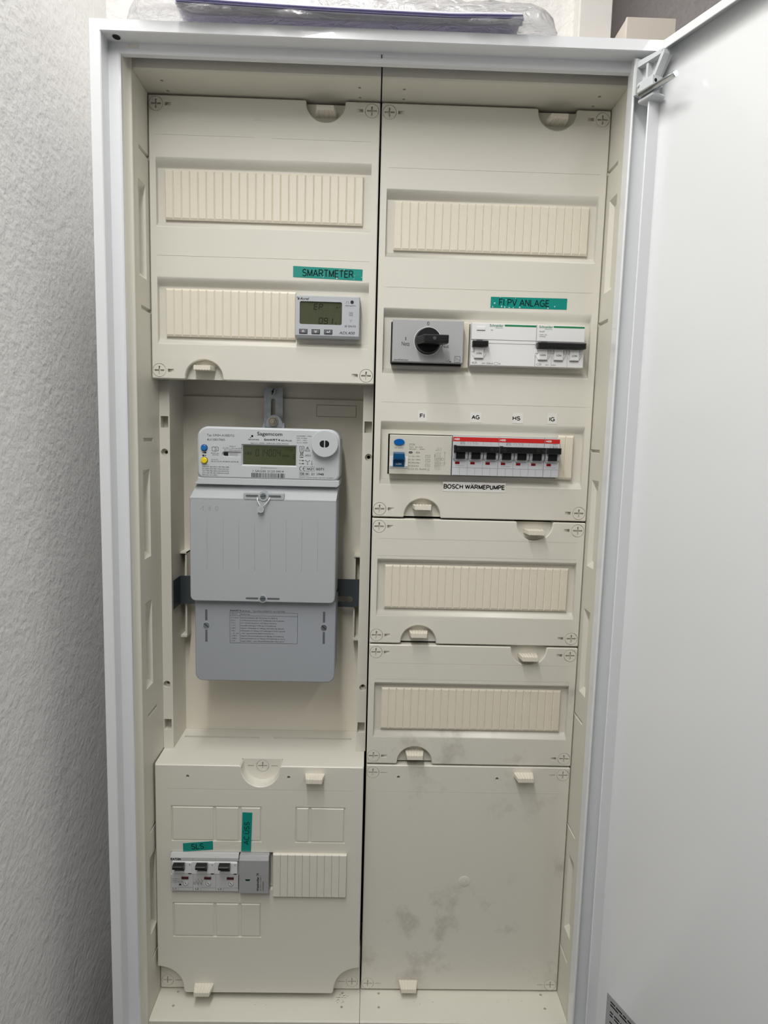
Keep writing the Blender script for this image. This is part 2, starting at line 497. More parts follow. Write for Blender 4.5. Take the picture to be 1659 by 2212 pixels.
def offset(poly, d):
    """inward offset of a counter-clockwise outline"""
    n = len(poly); out = []
    for k in range(n):
        p0, p1, p2 = poly[k - 1], poly[k], poly[(k + 1) % n]
        e1 = Vector((p1[0] - p0[0], p1[1] - p0[1])).normalized(); e2 = Vector((p2[0] - p1[0], p2[1] - p1[1])).normalized()
        n1 = Vector((-e1.y, e1.x)); n2 = Vector((-e2.y, e2.x))
        b = n1 + n2
        L = b.length_squared
        m = n1 if L < 1e-9 else b * (2.0 / L)
        if m.length > 3: m = m.normalized() * 3
        out.append((p1[0] + m.x * d, p1[1] + m.y * d))
    return out

def circle(x, z, r, n=28):
    return [(x + r * math.cos(2 * math.pi * k / n), z + r * math.sin(2 * math.pi * k / n)) for k in range(n)]
def rectl(x0, x1, z0, z1):
    return [(x0, z0), (x1, z0), (x1, z1), (x0, z1)]
def rrect(x0, x1, z0, z1, r, n=5):
    """rounded rectangle; r = radius or (bl, br, tr, tl)"""
    if not isinstance(r, tuple): r = (r,) * 4
    out = []
    for (cx, cz, a0, q) in ((x0, z0, 180, 0), (x1, z0, 270, 1), (x1, z1, 0, 2), (x0, z1, 90, 3)):
        rr = r[q]
        if rr <= 0:
            out.append((cx, cz)); continue
        ccx = cx + rr if q in (0, 3) else cx - rr
        ccz = cz + rr if q in (0, 1) else cz - rr
        for k in range(n + 1):
            a = math.radians(a0 + 90 * k / n)
            out.append((ccx + rr * math.cos(a), ccz + rr * math.sin(a)))
    return out

def thing(name, label, cat, base, group=None):
    o = bpy.data.objects.new(name, None)
    o.empty_display_size = 0.02
    COL.objects.link(o)
    place(o, None, base)
    return tag(o, label, cat, group)
def tag(o, label, cat, group=None):
    o['label'] = label; o['category'] = cat
    if group: o['group'] = group
    return o
def struct(o):
    o['kind'] = 'structure'; return o

# ------------------------------------------------------------------ the room
WX0, WX1, WY0, WY1, WZ0, WZ1 = -89.0, 1500.0, -2300.0, 122.0, -800.0, 1620.0
struct(MB().box(WX0 - 100, WX0, WY0, WY1 + 100, WZ0, WZ1).build('wall_left', PLW))
struct(MB().box(WX0, 533, WY1, WY1 + 100, WZ0, WZ1).build('wall_back', PLB))
struct(MB().box(533, WX1, 232, 560, WZ0, WZ1).build('wall_back_recess', PLG))
struct(MB().box(433, 533, WY1 + 100, 332, WZ0, WZ1).build('wall_recess_side', PLG))
struct(MB().box(WX1, WX1 + 100, WY0, 560, WZ0, WZ1).build('wall_right', PLD))
struct(MB().box(WX0 - 100, WX1 + 100, WY0 - 100, WY0, WZ0, WZ1).build('wall_front', PLD))
struct(MB().box(WX0 - 100, WX1 + 100, WY0 - 100, 560, WZ0 - 100, WZ0).build('floor', FLOORM))
struct(MB().box(WX0 - 100, WX1 + 100, WY0 - 100, 560, WZ1, WZ1 + 100).build('ceiling', CEILM))

for lx, la, lb, lab in ((LAMP_X, LAMP_Y0, LAMP_Y1, 'long white batten lamp on the ceiling near the left wall'), (LAMP2_X, LAMP2_Y0, LAMP2_Y1, 'long white batten lamp on the ceiling in the middle of the room')):
    lampt = thing('ceiling_lamp', lab, 'lamp', (lx, (la + lb) / 2, LAMP_Z), 'ceiling batten lamps')
    MB().box(lx - 42, lx + 42, lb - 20, la + 20, LAMP_Z + 6, WZ1).build('housing', LAMPH, lampt, bevel=4)
    MB().box(lx - 36, lx + 36, lb, la, LAMP_Z, LAMP_Z + 6).build('diffuser', LAMPH, lampt)

# ------------------------------------------------------------------ cabinet body, frame, liners, door
cab = thing('distribution_cabinet', 'white steel electrical cabinet with cream interior and its door swung open', 'cabinet', (250, 20, -25))
h = MB()                                     # sheet steel housing
h.box(-26, -24, -81, 121.5, -25, 1075).box(524, 526, -81, 121.5, -25, 1075)
h.box(-24, 524, -81, 121.5, 1073, 1075).box(-24, 524, -81, 121.5, -25, -23).box(-24, 524, 119.5, 121.5, -23, 1073)
h.build('housing', WHITE, cab)
fm = MB()
# mitred front frame: outline in steps, outer to inner and front to back
def ring(y, xl, xr, zb, zt):
    return [(xl, y, zb), (xr, y, zb), (xr, y, zt), (xl, y, zt)]
R = [ring(-81, -26, 526, -25, 1075), ring(-83, -25, 525, -24, 1074), ring(-83, -15.5, 515, -14, 1064.2), ring(-82, -14.7, 514.3, -13.4, 1063.5),
     ring(-64, -15.2, 514.3, -13.4, 1064), ring(-64, -5, 497.5, -5, 1056), ring(-63, -3.6, 496.5, -4, 1054.6), ring(-57, -3.6, 496.5, -4, 1054.6)]
for a, b in zip(R[:-1], R[1:]):
    for k in range(4):
        n = (k + 1) % 4
        fm.face([a[k], a[n], b[n], b[k]])
fm.build('front_frame', WHITE, cab)
MB().box(494.5, 497.2, -72, -56, -4, 1066).build('frame_flange', WHITE, cab, bevel=1.2)
# round hole under the top frame and the joint mark in its middle
MB().mesh([(-3.3 + 3.6 * math.cos(t * math.pi / 8), -73.5 + 4.2 * math.sin(t * math.pi / 8), 1063.2) for t in range(16)], [tuple(range(16))]).build('frame_hole', BLACKM, cab)
j = MB().box(248.8, 249.8, -64.3, -63.9, 1058.6, 1062)
j.build('joint_gap', BLACKM, cab)
for xa in (234, 251.5):
    MB().bbox(xa, xa + 13.5, -64.6, -63.9, 1059.2, 1062.2, 0.3).build('joint_clip', WHITE, cab)
MB().bbox(4, 14.5, -64.5, -63.9, 1059, 1063, 0.3).build('joint_clip', LINER, cab)

def side_liner(xp, sgn, name):
    """plastic side wall at x = xp with pressed pockets; sgn = direction out of the cabinet"""
    m = MB(); holes = []; Y0, Y1, Z0, Z1 = -43.0, 118.0, -16.0, 1066.0
    pk = [(-31.5, -9.5, za, zb, 5.0) for za, zb in ((855, 953), (551, 650), (401, 501), (98, 195))]
    ds = [(-28, 3, z, z + 4.2, 3.2) for z in (983, 821.5, 680.5, 366, 224.5, 63)]
    fn = lambda y, z: (xp, y, z)
    for (ya, yb, za, zb, d) in pk + ds:
        big = d > 4
        o_ = [(ya, za), (yb, za), (yb, zb), (ya, zb)]
        ins, ie = (3.0, 6.0) if big else (1.2, 1.2)
        i_ = [(ya + ins, za + ie), (yb - ins, za + ie), (yb - ins, zb - ie), (ya + ins, zb - ie)]
        if not big:
            o_ = [(ya, za), (yb, za), (yb, zb), (ya, zb)]
        holes.append(o_)
        for k in range(4):
            n = (k + 1) % 4
            m.face([(xp, *o_[k]), (xp, *o_[n]), (xp + sgn * d, *i_[n]), (xp + sgn * d, *i_[k])])
        m.face([(xp + sgn * d, *q) for q in i_])
    m.flat([[(Y0, Z0), (Y1, Z0), (Y1, Z1), (Y0, Z1)]] + holes, 0, fn)
    # rounded front bead
    prof = [(0, -43), (-0.5 * sgn, -44.5), (-1.0 * sgn, -46.0), (-0.9 * sgn, -47.6), (0, -48.6), (2.0 * sgn, -49.4), (2.6 * sgn, -56), (5.5 * sgn, -62)]
    for (a, b), (c, d) in zip(prof[:-1], prof[1:]):
        m.face([(xp + a, b, Z0), (xp + c, d, Z0), (xp + c, d, Z1), (xp + a, b, Z1)], True)
    return m.build(name, LINER, cab)
side_liner(0.0, -1, 'side_liner')
side_liner(500.0, 1, 'side_liner')

def deck(x0, x1, z, up, name):
    """ceiling (up = 1) or floor (up = -1) liner of one field with its small drilled holes"""
    m = MB(); holes = []
    for xx in (x0 + 23, x1 - 22):
        for yy in (-24, -4):
            c = [(xx + 1.7 * math.cos(t * math.pi / 6), yy + 1.7 * math.sin(t * math.pi / 6)) for t in range(12)]
            holes.append(c)
            for k in range(12):
                a, b = c[k], c[(k + 1) % 12]
                m.face([(a[0], a[1], z), (b[0], b[1], z), (b[0], b[1], z + up * 4), (a[0], a[1], z + up * 4)])
            m.face([(a, b, z + up * 4) for a, b in c])
    m.flat([[(x0, -42.5), (x1, -42.5), (x1, 60), (x0, 60)]] + holes, 0, lambda a, b: (a, b, z))
    m.face([(x0, -42.5, z), (x1, -42.5, z), (x1, -44, z + up * 1.5), (x0, -44, z + up * 1.5)])
    m.face([(x0, -44, z + up * 1.5), (x1, -44, z + up * 1.5), (x1, -44, z + up * 15), (x0, -44, z + up * 15)])
    for xx in (x0, x1):
        m.face([(xx, -44, z + up * 15), (xx, -44, z + up * 1.5), (xx, -42.5, z), (xx, 60, z), (xx, 60, z + up * 15)])
    return m.build(name, LINER, cab)
deck(0.3, 249.2, 1051, 1, 'top_liner'); deck(250.6, 499.7, 1051, 1, 'top_liner')
deck(0.3, 249.7, -1, -1, 'bottom_liner'); deck(250.2, 499.7, -1, -1, 'bottom_liner')

# scuffs and grit on the floor liners
random.seed(5)
sf = MB()
for (cx_, cy_, n_, sp_) in ((228, -9, 9, 7), (226, -16, 8, 5), (330, -18, 3, 20), (100, -20, 3, 40), (430, -14, 3, 25)):
    for _ in range(n_):
        a = cx_ + random.uniform(-sp_, sp_); b = cy_ + random.uniform(-2.5, 2.5); L = random.uniform(0.4, 1.6) if n_ > 5 else 0.5; w = random.uniform(0.2, 0.5)
        sf.face([(a - L, b - w, -0.95), (a + L, b - w * 0.6, -0.95), (a + L * 0.8, b + w, -0.95), (a - L * 0.7, b + w * 0.8, -0.95)])
sf.build('scuff_marks', GREYINK, cab)

# board coloured near black for the shade in the void behind the covers
MB().box(1, 499, 114, 118, 0, 1050).build('shade_board', DARK, cab)

# door, swung open by 112.5 degrees about the right-hand side
DD = (0.3827, -0.9239); DN = (-0.9239, -0.3827); DP = (498.0, -80.0)
def dp(u, n, z):
    return (DP[0] + DD[0] * u + DN[0] * n, DP[1] + DD[1] * u + DN[1] * n, z)
DZ0, DZ1, DW = -11.0, 1061.5, 524.0
def dbox(m, u0, u1, n0, n1, z0, z1):
    v = [dp(u, n, z) for z in (z0, z1) for (u, n) in ((u0, n0), (u1, n0), (u1, n1), (u0, n1))]
    return m.mesh(v, [(0, 1, 2, 3), (7, 6, 5, 4), (0, 4, 5, 1), (1, 5, 6, 2), (2, 6, 7, 3), (3, 7, 4, 0)])
door = dbox(MB(), 13, DW, -15.5, -14, DZ0, DZ1).build('door', DOORW, cab, origin=dp(13, -14, DZ0))
lipm = MB()
dbox(lipm, 18, DW, -1.2, 0, DZ1 - 8, DZ1); dbox(lipm, 18, DW, -14, -1.2, DZ1 - 1.2, DZ1)
lipm.build('top_flange', DOORW, door, bevel=0.4)
lipb = MB()
dbox(lipb, 18, DW, -1.2, 0, DZ0, DZ0 + 8); dbox(lipb, 18, DW, -14, -1.2, DZ0, DZ0 + 1.2)
lipb.build('bottom_flange', DOORW, door)
hl = MB()
prof = [(0.5, -12.5), (11.2, -0.8), (12.2, 0), (13.2, -0.6), (13.2, -15.4), (11.6, -15.4), (11.4, -3.2), (1.2, -13.8)]
zl0, zl1 = DZ0 + 4, DZ1 - 32
n_ = len(prof)
for k in range(n_):
    a, b = prof[k], prof[(k + 1) % n_]
    hl.face([dp(a[0], a[1], zl0), dp(b[0], b[1], zl0), dp(b[0], b[1], zl1), dp(a[0], a[1], zl1)], False)
hl.face([dp(a, b, zl1) for a, b in prof]); hl.face([dp(a, b, zl0) for a, b in prof])
hl.build('hinge_flange', DOORW, door)
fl = MB(); dbox(fl, DW - 1.2, DW, -14, 0, DZ0, DZ1); dbox(fl, DW - 13, DW - 1.2, -1.2, 0, DZ0, DZ1)
fl.build('closing_flange', DOORW, door)
# hinge bracket, block, pin
hb = MB()
def dplate(m, poly, n0, n1):
    m.flat([poly], 0, lambda a, b: dp(a, n0, b)); m.flat([poly], 0, lambda a, b: dp(a, n1, b))
    for k in range(len(poly)):
        a, b = poly[k], poly[(k + 1) % len(poly)]
        m.face([dp(a[0], n0, a[1]), dp(b[0], n0, b[1]), dp(b[0], n1, b[1]), dp(a[0], n1, a[1])])
dplate(hb, [(-5, 1027), (6, 1026), (18, 1034), (29, 1049.5), (29, 1052), (-5, 1052)], -9, -5)
dplate(hb, [(-5, 1026), (-2, 1026), (-2, 1059), (-5, 1060)], -5, 3)
dplate(hb, [(-5, 1051), (26, 1050), (29, 1052), (29, 1053.4), (-5, 1057)], -5, 2)
dplate(hb, [(17, 1033), (20, 1033), (30, 1049), (30, 1052.5), (27.5, 1052.5)], -5, 2)
dplate(hb, [(8, 1034), (10.5, 1034), (10.5, 1051), (8, 1051)], -5, 1)
hb.build('hinge_bracket', HINGE, door)
hk = MB(); dbox(hk, 2, 21, -8, 5, 1025, 1034); hk.build('hinge_block', HINGE, door, bevel=0.6)
hc = MB(); dbox(hc, 2, 22, -12, 4, 1015.5, 1019.5); hc.build('hinge_cam', HINGE, door, bevel=2.0, seg=3)
MB().tube([dp(6, 4, 1022), dp(47, 4, 1022), dp(48.2, 4, 1022)], 2.9, 14).build('hinge_pin', PIN, door)
MB().tube([dp(20.8, 1.0, 1029.5), dp(21.3, 1.0, 1029.5)], 1.6, 12).build('pivot_hole', BLACKM, door)
MB().tube([dp(4, 5.0, 1031), dp(4, 6.3, 1031)], 1.2, 10).build('rivet', HINGE, door)
st = MB(); dbox(st, 27.5, 190, -13.99, -13.8, 20, 93)
sto = st.build('rating_label', SILVER, door)
sl = MB()
random.seed(4)
zz = 86.0
for blk in range(5):
    for ln in range(2):
        u = 33.0 + 0.3 * blk
        while u < 178:
            wl = random.uniform(4, 17)
            dbox(sl, u, min(u + wl, 180), -13.8, -13.75, zz, zz + 1.7); u += wl + random.uniform(1.0, 2.2)
        zz -= 3.6
    zz -= 4.6
sl.build('rating_print', INK, door)

# ------------------------------------------------------------------ cover parts
def screw(parent, x, z, y, kind='wide'):
    r = 7.05; w1, w2 = (1.9, 1.5) if kind == 'wide' else (1.3, 1.2)
    L1, L2 = 5.4, 4.6
    plus = [(x - L1, z - w1 / 2), (x - w2 / 2, z - w1 / 2), (x - w2 / 2, z - L2), (x + w2 / 2, z - L2), (x + w2 / 2, z - w1 / 2), (x + L1, z - w1 / 2),
            (x + L1, z + w1 / 2), (x + w2 / 2, z + w1 / 2), (x + w2 / 2, z + L2), (x - w2 / 2, z + L2), (x - w2 / 2, z + w1 / 2), (x - L1, z + w1 / 2)]
    m = MB()
    c = circle(x, z, r)
    m.flat([c, plus], y).wall(plus, y, y + 2.6).flat([plus], y + 2.6).wall(c, y, y + 6, True)
    return m.build('screw', CREAM, parent)

def grip_tab(parent, x, z, yb, prot=16.0, th=4.6):
    m = MB(); nr = 12
    def sec(y, hw):
        top = []; bot = []
        for k in range(nr + 1):
            t = -1 + 2 * k / nr
            wv = 0.55 if k % 2 else -0.15
            top.append((x + t * hw, y, z + th / 2 + wv)); bot.append((x + t * hw, y, z - th / 2 - wv))
        return top + bot[::-1]
    A = sec(yb, 11.6); B = sec(yb - prot, 9.2)
    n = len(A)
    for k in range(n):
        q = (k + 1) % n
        m.face([A[k], A[q], B[q], B[k]])
    m.face(B); m.face(A[::-1])
    return m.build('grip_tab', TABM, parent)

SEG = {}
def blank_strip(parent, x0, n, zc, y, hh=26.0, pitch=9.0, thick=3.0, name='blanking_strip', flat=False):
    """snap-in strip of half-module segments; y is its front"""
    m = MB().box(x0 + 0.2, x0 + n * pitch - 0.2, y + 1.15, y + thick + 2, zc - hh + 0.6, zc + hh - 0.6)
    st_ = m.build(name, STRIP, parent)
    key = (pitch, hh, flat)
    if key not in SEG:
        s = MB(); c, e = (0.62, 2.2) if not flat else (0.18, 1.0)
        d = 1.1 if not flat else 0.9
        a = [(-pitch / 2, d, -hh), (pitch / 2, d, -hh), (pitch / 2, d, hh), (-pitch / 2, d, hh)]
        f_ = [(-pitch / 2 + c * 1.6, 0, -hh + e), (pitch / 2 - c * 1.6, 0, -hh + e), (pitch / 2 - c * 1.6, 0, hh - e), (-pitch / 2 + c * 1.6, 0, hh - e)]
        b_ = [(q[0], 2.2, q[2]) for q in a]
        for k in range(4):
            q = (k + 1) % 4
            s.face([f_[k], f_[q], a[q], a[k]]); s.face([a[k], a[q], b_[q], b_[k]])
        s.face(f_)
        me_o = s.build('segment', STRIP if not flat else CREAM, None, origin=(0, 0, 0))
        SEG[key] = me_o.data
        bpy.data.objects.remove(me_o)
    for k in range(n):
        o = bpy.data.objects.new('segment', SEG[key]); COL.objects.link(o)
        place(o, st_, (x0 + (k + 0.5) * pitch, y, zc))
    return st_

def cover(label, x0, x1, z0, z1, fx, rows=(), notches=(), screws=(), y0=0.0, mtl=None, slot='wide', single=False, tabs=(), drill=(), rim=13.0, scores=()):
    """one snap-on field cover; fx = left edge of the field, rows = centre heights of the DIN rows"""
    t = thing('module_cover', label, 'cover panel', ((x0 + x1) / 2, y0 + 6, z0), 'cream covers in the cabinet')
    mtl = mtl or CREAM
    m = MB()
    # outline with half-round notches
    rc = 1.4
    def arc_corner(cx, cz, a0):
        return [(cx + rc * math.cos(math.radians(a0 + 30 * k)), cz + rc * math.sin(math.radians(a0 + 30 * k))) for k in range(4)]
    out = arc_corner(x0 + rc, z0 + rc, 180)
    for (xc, side, r) in sorted([q for q in notches if q[1] == 'b']):
        out += [(xc - r - 1.2, z0), (xc - r, z0 + 1.2)] + [(xc - r * math.cos(math.pi * k / 24), z0 + 1.5 + (r - 0.5) * math.sin(math.pi * k / 24)) for k in range(1, 24)] + [(xc + r, z0 + 1.2), (xc + r + 1.2, z0)]
    out += arc_corner(x1 - rc, z0 + rc, 270) + arc_corner(x1 - rc, z1 - rc, 0)
    for (xc, side, r) in sorted([q for q in notches if q[1] == 't'], reverse=True):
        out += [(xc + r + 1.2, z1), (xc + r, z1 - 1.2)] + [(xc + r * math.cos(math.pi * k / 24), z1 - 1.5 - (r - 0.5) * math.sin(math.pi * k / 24)) for k in range(1, 24)] + [(xc - r, z1 - 1.2), (xc - r - 1.2, z1)]
    out += arc_corner(x0 + rc, z1 - rc, 90)
    ins = offset(out, 0.9)
    holes = []
    n = len(out)
    for k in range(n):
        q = (k + 1) % n
        m.face([(ins[k][0], y0, ins[k][1]), (ins[q][0], y0, ins[q][1]), (out[q][0], y0 + 0.9, out[q][1]), (out[k][0], y0 + 0.9, out[k][1])])
        m.face([(out[k][0], y0 + 0.9, out[k][1]), (out[q][0], y0 + 0.9, out[q][1]), (out[q][0], y0 + rim, out[q][1]), (out[k][0], y0 + rim, out[k][1])])
    # screw holes and the little wedge slots beside them
    for (sx, sz, dr) in screws:
        c = circle(sx, sz, 7.5); holes.append(c); m.wall(c, y0, y0 + 4)
        sh = 1.75 if slot == 'wide' else 0.45
        a, b = sx + dr * 9.4, sx + dr * 16.4
        if slot != 'wide': b = sx + dr * 18
        q = rectl(min(a, b), max(a, b), sz - sh, sz + sh); holes.append(q)
        dpt = 4.5 if slot == 'wide' else 3.0
        lo_, hi_ = (a, b)
        m.face([(lo_, y0 + dpt, sz - sh), (hi_, y0 + 0.05, sz - sh), (hi_, y0 + 0.05, sz + sh), (lo_, y0 + dpt, sz + sh)])
        m.face([(lo_, y0, sz - sh), (lo_, y0 + dpt, sz - sh), (lo_, y0 + dpt, sz + sh), (lo_, y0, sz + sh)])
        for zz_ in (sz - sh, sz + sh):
            m.face([(lo_, y0, zz_), (lo_, y0 + dpt, zz_), (hi_, y0 + 0.05, zz_), (hi_, y0, zz_)])
    def pocket(q, d):
        holes.append(q); m.wall(q, y0, y0 + d); m.flat([q], y0 + d)
    for (hx, hz, hr) in drill:
        pocket(circle(hx, hz, hr, 16), 5.0)
    for (xa, xb, za, zb) in scores:
        pocket(rectl(xa, xb, za, zb), 0.28)
    ra, rb = fx + 8.2, fx + 241.2
    for rw in rows:
        zc, oxa, oxb = rw if isinstance(rw, tuple) else (rw, 17.6, 231.4)
        top = 34.0 if single else 38.0
        holes.append(rectl(ra, rb, zc - 35, zc + top))
        pr = [(zc + top, 0.0)]
        for k in range(1, 9):
            tt = k / 8
            pr.append((zc + top - (top - 28) * tt, 7.0 * (1 - math.cos(tt * math.pi / 2)) ** 0.9))
        pb = [(zc - 28, 7.0), (zc - 29.2, 6.4), (zc - 33.6, 0.8), (zc - 35, 0.0)]
        for seq in (pr, pb):
            for (za, ya), (zb, yb) in zip(seq[:-1], seq[1:]):
                m.face([(ra, y0 + ya, za), (rb, y0 + ya, za), (rb, y0 + yb, zb), (ra, y0 + yb, zb)], True)
        prof_ = pr + pb
        for xx in (ra, rb):
            m.flat([[(b_, a_) for a_, b_ in prof_]], 0, lambda a_, b_, xx=xx: (xx, y0 + a_, b_))
        op = rectl(fx + oxa, fx + oxb, zc - 23.2, zc + 23.2)
        m.flat([rectl(ra, rb, zc - 28, zc + 28), op], y0 + 7.0).wall(op, y0 + 7, y0 + 13)
    m.flat([ins] + holes, y0)
    # floors of the half-round pockets
    for (xc, side, r) in notches:
        sg = 1 if side == 'b' else -1
        ze = z0 if side == 'b' else z1
        pts = [(xc - (r + 0.4) * math.cos(math.pi * k / 24), ze + sg * (0.6 + (r + 0.2) * math.sin(math.pi * k / 24))) for k in range(25)]
        if sg < 0: pts = pts[::-1]
        m.prism(pts, y0 + 8.0, y0 + 10.0)
    m.build('panel', mtl, t)
    for (sx, sz, dr) in screws:
        screw(t, sx, sz, y0 + 0.1, slot)
    for (xc, side, r) in notches:
        grip_tab(t, xc, (z0 + 12.5) if side == 'b' else (z1 - 11.5), y0 + 8.0, 17.5)
    for (tx, tz) in tabs:
        grip_tab(t, tx, tz, y0, 14.0)
    return t

def score_box(fx, zc, top=38.0):
    """thin label-field outline above a row"""
    return [(fx + 8.2, fx + 241, zc + 59.4, zc + 59.9)]

S4 = lambda fx, zt, zb: [(fx + 9.2, zt, 1), (fx + 240.2, zt, -1), (fx + 9.2, zb, 1), (fx + 240.2, zb, -1)]
cvLT = cover('two-row cream cover at the top of the left field, energy meter in its lower row', 1, 249, 751, 1049, 0, rows=(949, (824, 17.6, 230.8)),
             notches=((190.6, 't', 21), (58.8, 'b', 21)), screws=S4(0, 1040.2, 760.2),
             scores=[(8, 114.5, 1008.7, 1009.2), (133, 240, 1008.3, 1008.8), (114.5, 132.5, 1026.3, 1026.7), (8.2, 241, 883.6, 884.1)])
cvRT = cover('tall three-row cream cover at the top of the right field, breakers in two rows', 251, 499, 601, 1049, 250, rows=(924, (798, 17.2, 230.8), (673.2, 17.2, 228.6)),
             notches=((441, 't', 21), (308.4, 'b', 21)), screws=S4(250, 1039.6, 610.2),
             scores=[(259, 491, 982.7, 983.2), (259, 491, 857.2, 857.7), (259, 491, 731.4, 731.9)])
cvR2 = cover('single-row cream cover directly under the breaker rows in the right field', 251, 499, 451, 599, 250, rows=(518.5,), single=True,
             notches=((440, 't', 21), (308.8, 'b', 21)), screws=S4(250, 589.8, 460.4), scores=[(259, 490, 575.3, 575.8), (259, 490, 555.2, 555.6)])
cvR3 = cover('lower single-row cream cover with scuffs, just above the plain panel', 251, 499, 301, 449, 250, rows=(369.2,), single=True, mtl=CREAM_D,
             notches=((440.6, 't', 21), (308.8, 'b', 21)), screws=S4(250, 439.6, 310.4), scores=[(259, 490.5, 426.2, 426.7), (259, 490.5, 406.6, 407)])
cvRB = cover('plain smudged cream cover without openings at the bottom right', 251, 499, 1, 299, 250, mtl=CREAM_D, slot='thin',
             screws=S4(250, 289.4, 9.0), tabs=((441.8, 289.5), (310, 11.5)), drill=((290.2, 283.8, 1.9), (410, 283.6, 1.9)),
             scores=[(262, 488, 265.2, 265.5)])
# shallow dimple with a moulding nib in the middle of the plain cover
dm = MB()
for k in range(24):
    a0, a1 = 2 * math.pi * k / 24, 2 * math.pi * (k + 1) / 24
    for (r0, ya), (r1, yb) in zip(((7.4, -0.02), (6.4, -0.5), (1.4, -0.15)), ((6.4, -0.5), (1.4, -0.15), (0.01, -0.1))):
        P = lambda r, a, yy: (375.5 + r * math.cos(a), yy, 149 + r * math.sin(a))
        dm.face([P(r0, a0, ya), P(r0, a1, ya), P(r1, a1, yb), P(r1, a0, yb)], True)
dm.cyl(375.5, 149, 1.0, -1.0, -0.1, 12)
dm.build('dimple', CREAM_D, cvRB)

# blanking strips in the covers
blank_strip(cvLT, 16.6, 24, 948.8, 3.2)
blank_strip(cvLT, 16.2, 16, 824.0, 3.2)
blank_strip(cvRT, 267.0, 24, 924.2, 3.2)
blank_strip(cvRT, 461.8, 2, 674.3, 1.5, hh=25.2)
blank_strip(cvR2, 267.2, 24, 518.5, 3.2)
blank_strip(cvR3, 267.0, 24, 369.2, 3.2)
# small gap filler next to the rotary switch
MB().bbox(346.4, 354.6, 0.5, 6.8, 772, 822, 0.5).build('gap_filler', STRIP, cvRT)

# ------------------------------------------------------------------ lower left cover
lc = thing('module_cover', 'deep cream cover with knockout windows and a breaker row, bottom of the left field', 'cover panel', (125, 20, 2), 'cream covers in the cabinet')
m = MB(); yF = -15.0
out = [(36.5, 8), (214.5, 8), (216.5, 10)]
out += [(217 + 0.5, 16)]
for k in range(1, 13):                       # concave lower right shoulder
    a = math.pi / 2 * k / 12
    out.append((248 - 30 * math.cos(a), 16 + 27 * math.sin(a)))
out += [(248, 302), (247, 303.4)]
pr_ = 22.8                                   # half-round screw pocket in the top edge
out += [(126 + pr_ + 2, 303.4), (126 + pr_, 301.8)] + [(126 + pr_ * math.cos(math.pi * k / 24), 301 - 23.5 * math.sin(math.pi * k / 24)) for k in range(1, 24)] + [(126 - pr_, 301.8), (126 - pr_ - 2, 303.4)]
out += [(3, 303.4), (2, 302)]
for k in range(0, 13):
    a = math.pi / 2 * k / 12
    out.append((2 + 31 * math.sin(a), 16 + 27 * math.cos(a)))
out += [(34, 10)]
ins = offset(out, 1.0); holes = []
n = len(out)
for k in range(n):
    q = (k + 1) % n
    m.face([(ins[k][0], yF, ins[k][1]), (ins[q][0], yF, ins[q][1]), (out[q][0], yF + 1.2, out[q][1]), (out[k][0], yF + 1.2, out[k][1])])
    inpocket = abs((out[k][0] + out[q][0]) / 2 - 126) < pr_ + 1 and (out[k][1] + out[q][1]) / 2 > 270
    istop = out[k][1] > 303 and out[q][1] > 303
    if istop and not inpocket: continue
    m.face([(out[k][0], yF + 1.2, out[k][1]), (out[q][0], yF + 1.2, out[q][1]), (out[q][0], 2.0 if inpocket else (16 if not istop else 2), out[q][1]), (out[k][0], 2.0 if inpocket else (16 if not istop else 2), out[k][1])])
win = [(20.6, 128, 207.4, 252.4, (71.9, 102)), (167.8, 227.2, 207, 252.6, (185.2,)), (21.3, 128, 82.9, 128.2, (71.9, 102))]
for (xa, xb, za, zb, dv) in win:
    q = rectl(xa, xb, za, zb); holes.append(q); m.wall(q, yF, yF + 1.3); m.flat([q], yF + 1.3)
op = rectl(20.2, 141.5, 145.8, 194.4); holes.append(op); m.wall(op, yF, 4)
for (hx, hz) in ((40.6, 289.2), (159.4, 289.6)):
    q = circle(hx, hz, 1.9, 16); holes.append(q); m.wall(q, yF, yF + 5); m.flat([q], yF + 5)
q = rectl(16, 236, 273.6, 273.9); holes.append(q); m.wall(q, yF, yF + 0.4); m.flat([q], yF + 0.4)
m.flat([ins] + holes, yF)
# top ledge with two long slots, from the front edge back under the meter
led = [(2, yF + 1.2), (126 - pr_ - 2, yF + 1.2), (126 - pr_ - 2, 2), (126 + pr_ + 2, 2), (126 + pr_ + 2, yF + 1.2), (248, yF + 1.2), (248, 80), (1, 80), (1, 25)]
sl1 = [(17, 55), (113, 55), (111, 59.5), (17, 59.5)]; sl2 = [(131, 55), (231, 55), (231, 59.5), (131, 59.5)]
m.flat([led, sl1, sl2], 0, lambda a, b: (a, b, 303.4))
for s_ in (sl1, sl2):
    m.flat([s_], 0, lambda a, b: (a, b, 299.0))
    for k in range(4):
        a, b = s_[k], s_[(k + 1) % 4]
        m.face([(a[0], a[1], 303.4), (b[0], b[1], 303.4), (b[0], b[1], 299.0), (a[0], a[1], 299.0)])
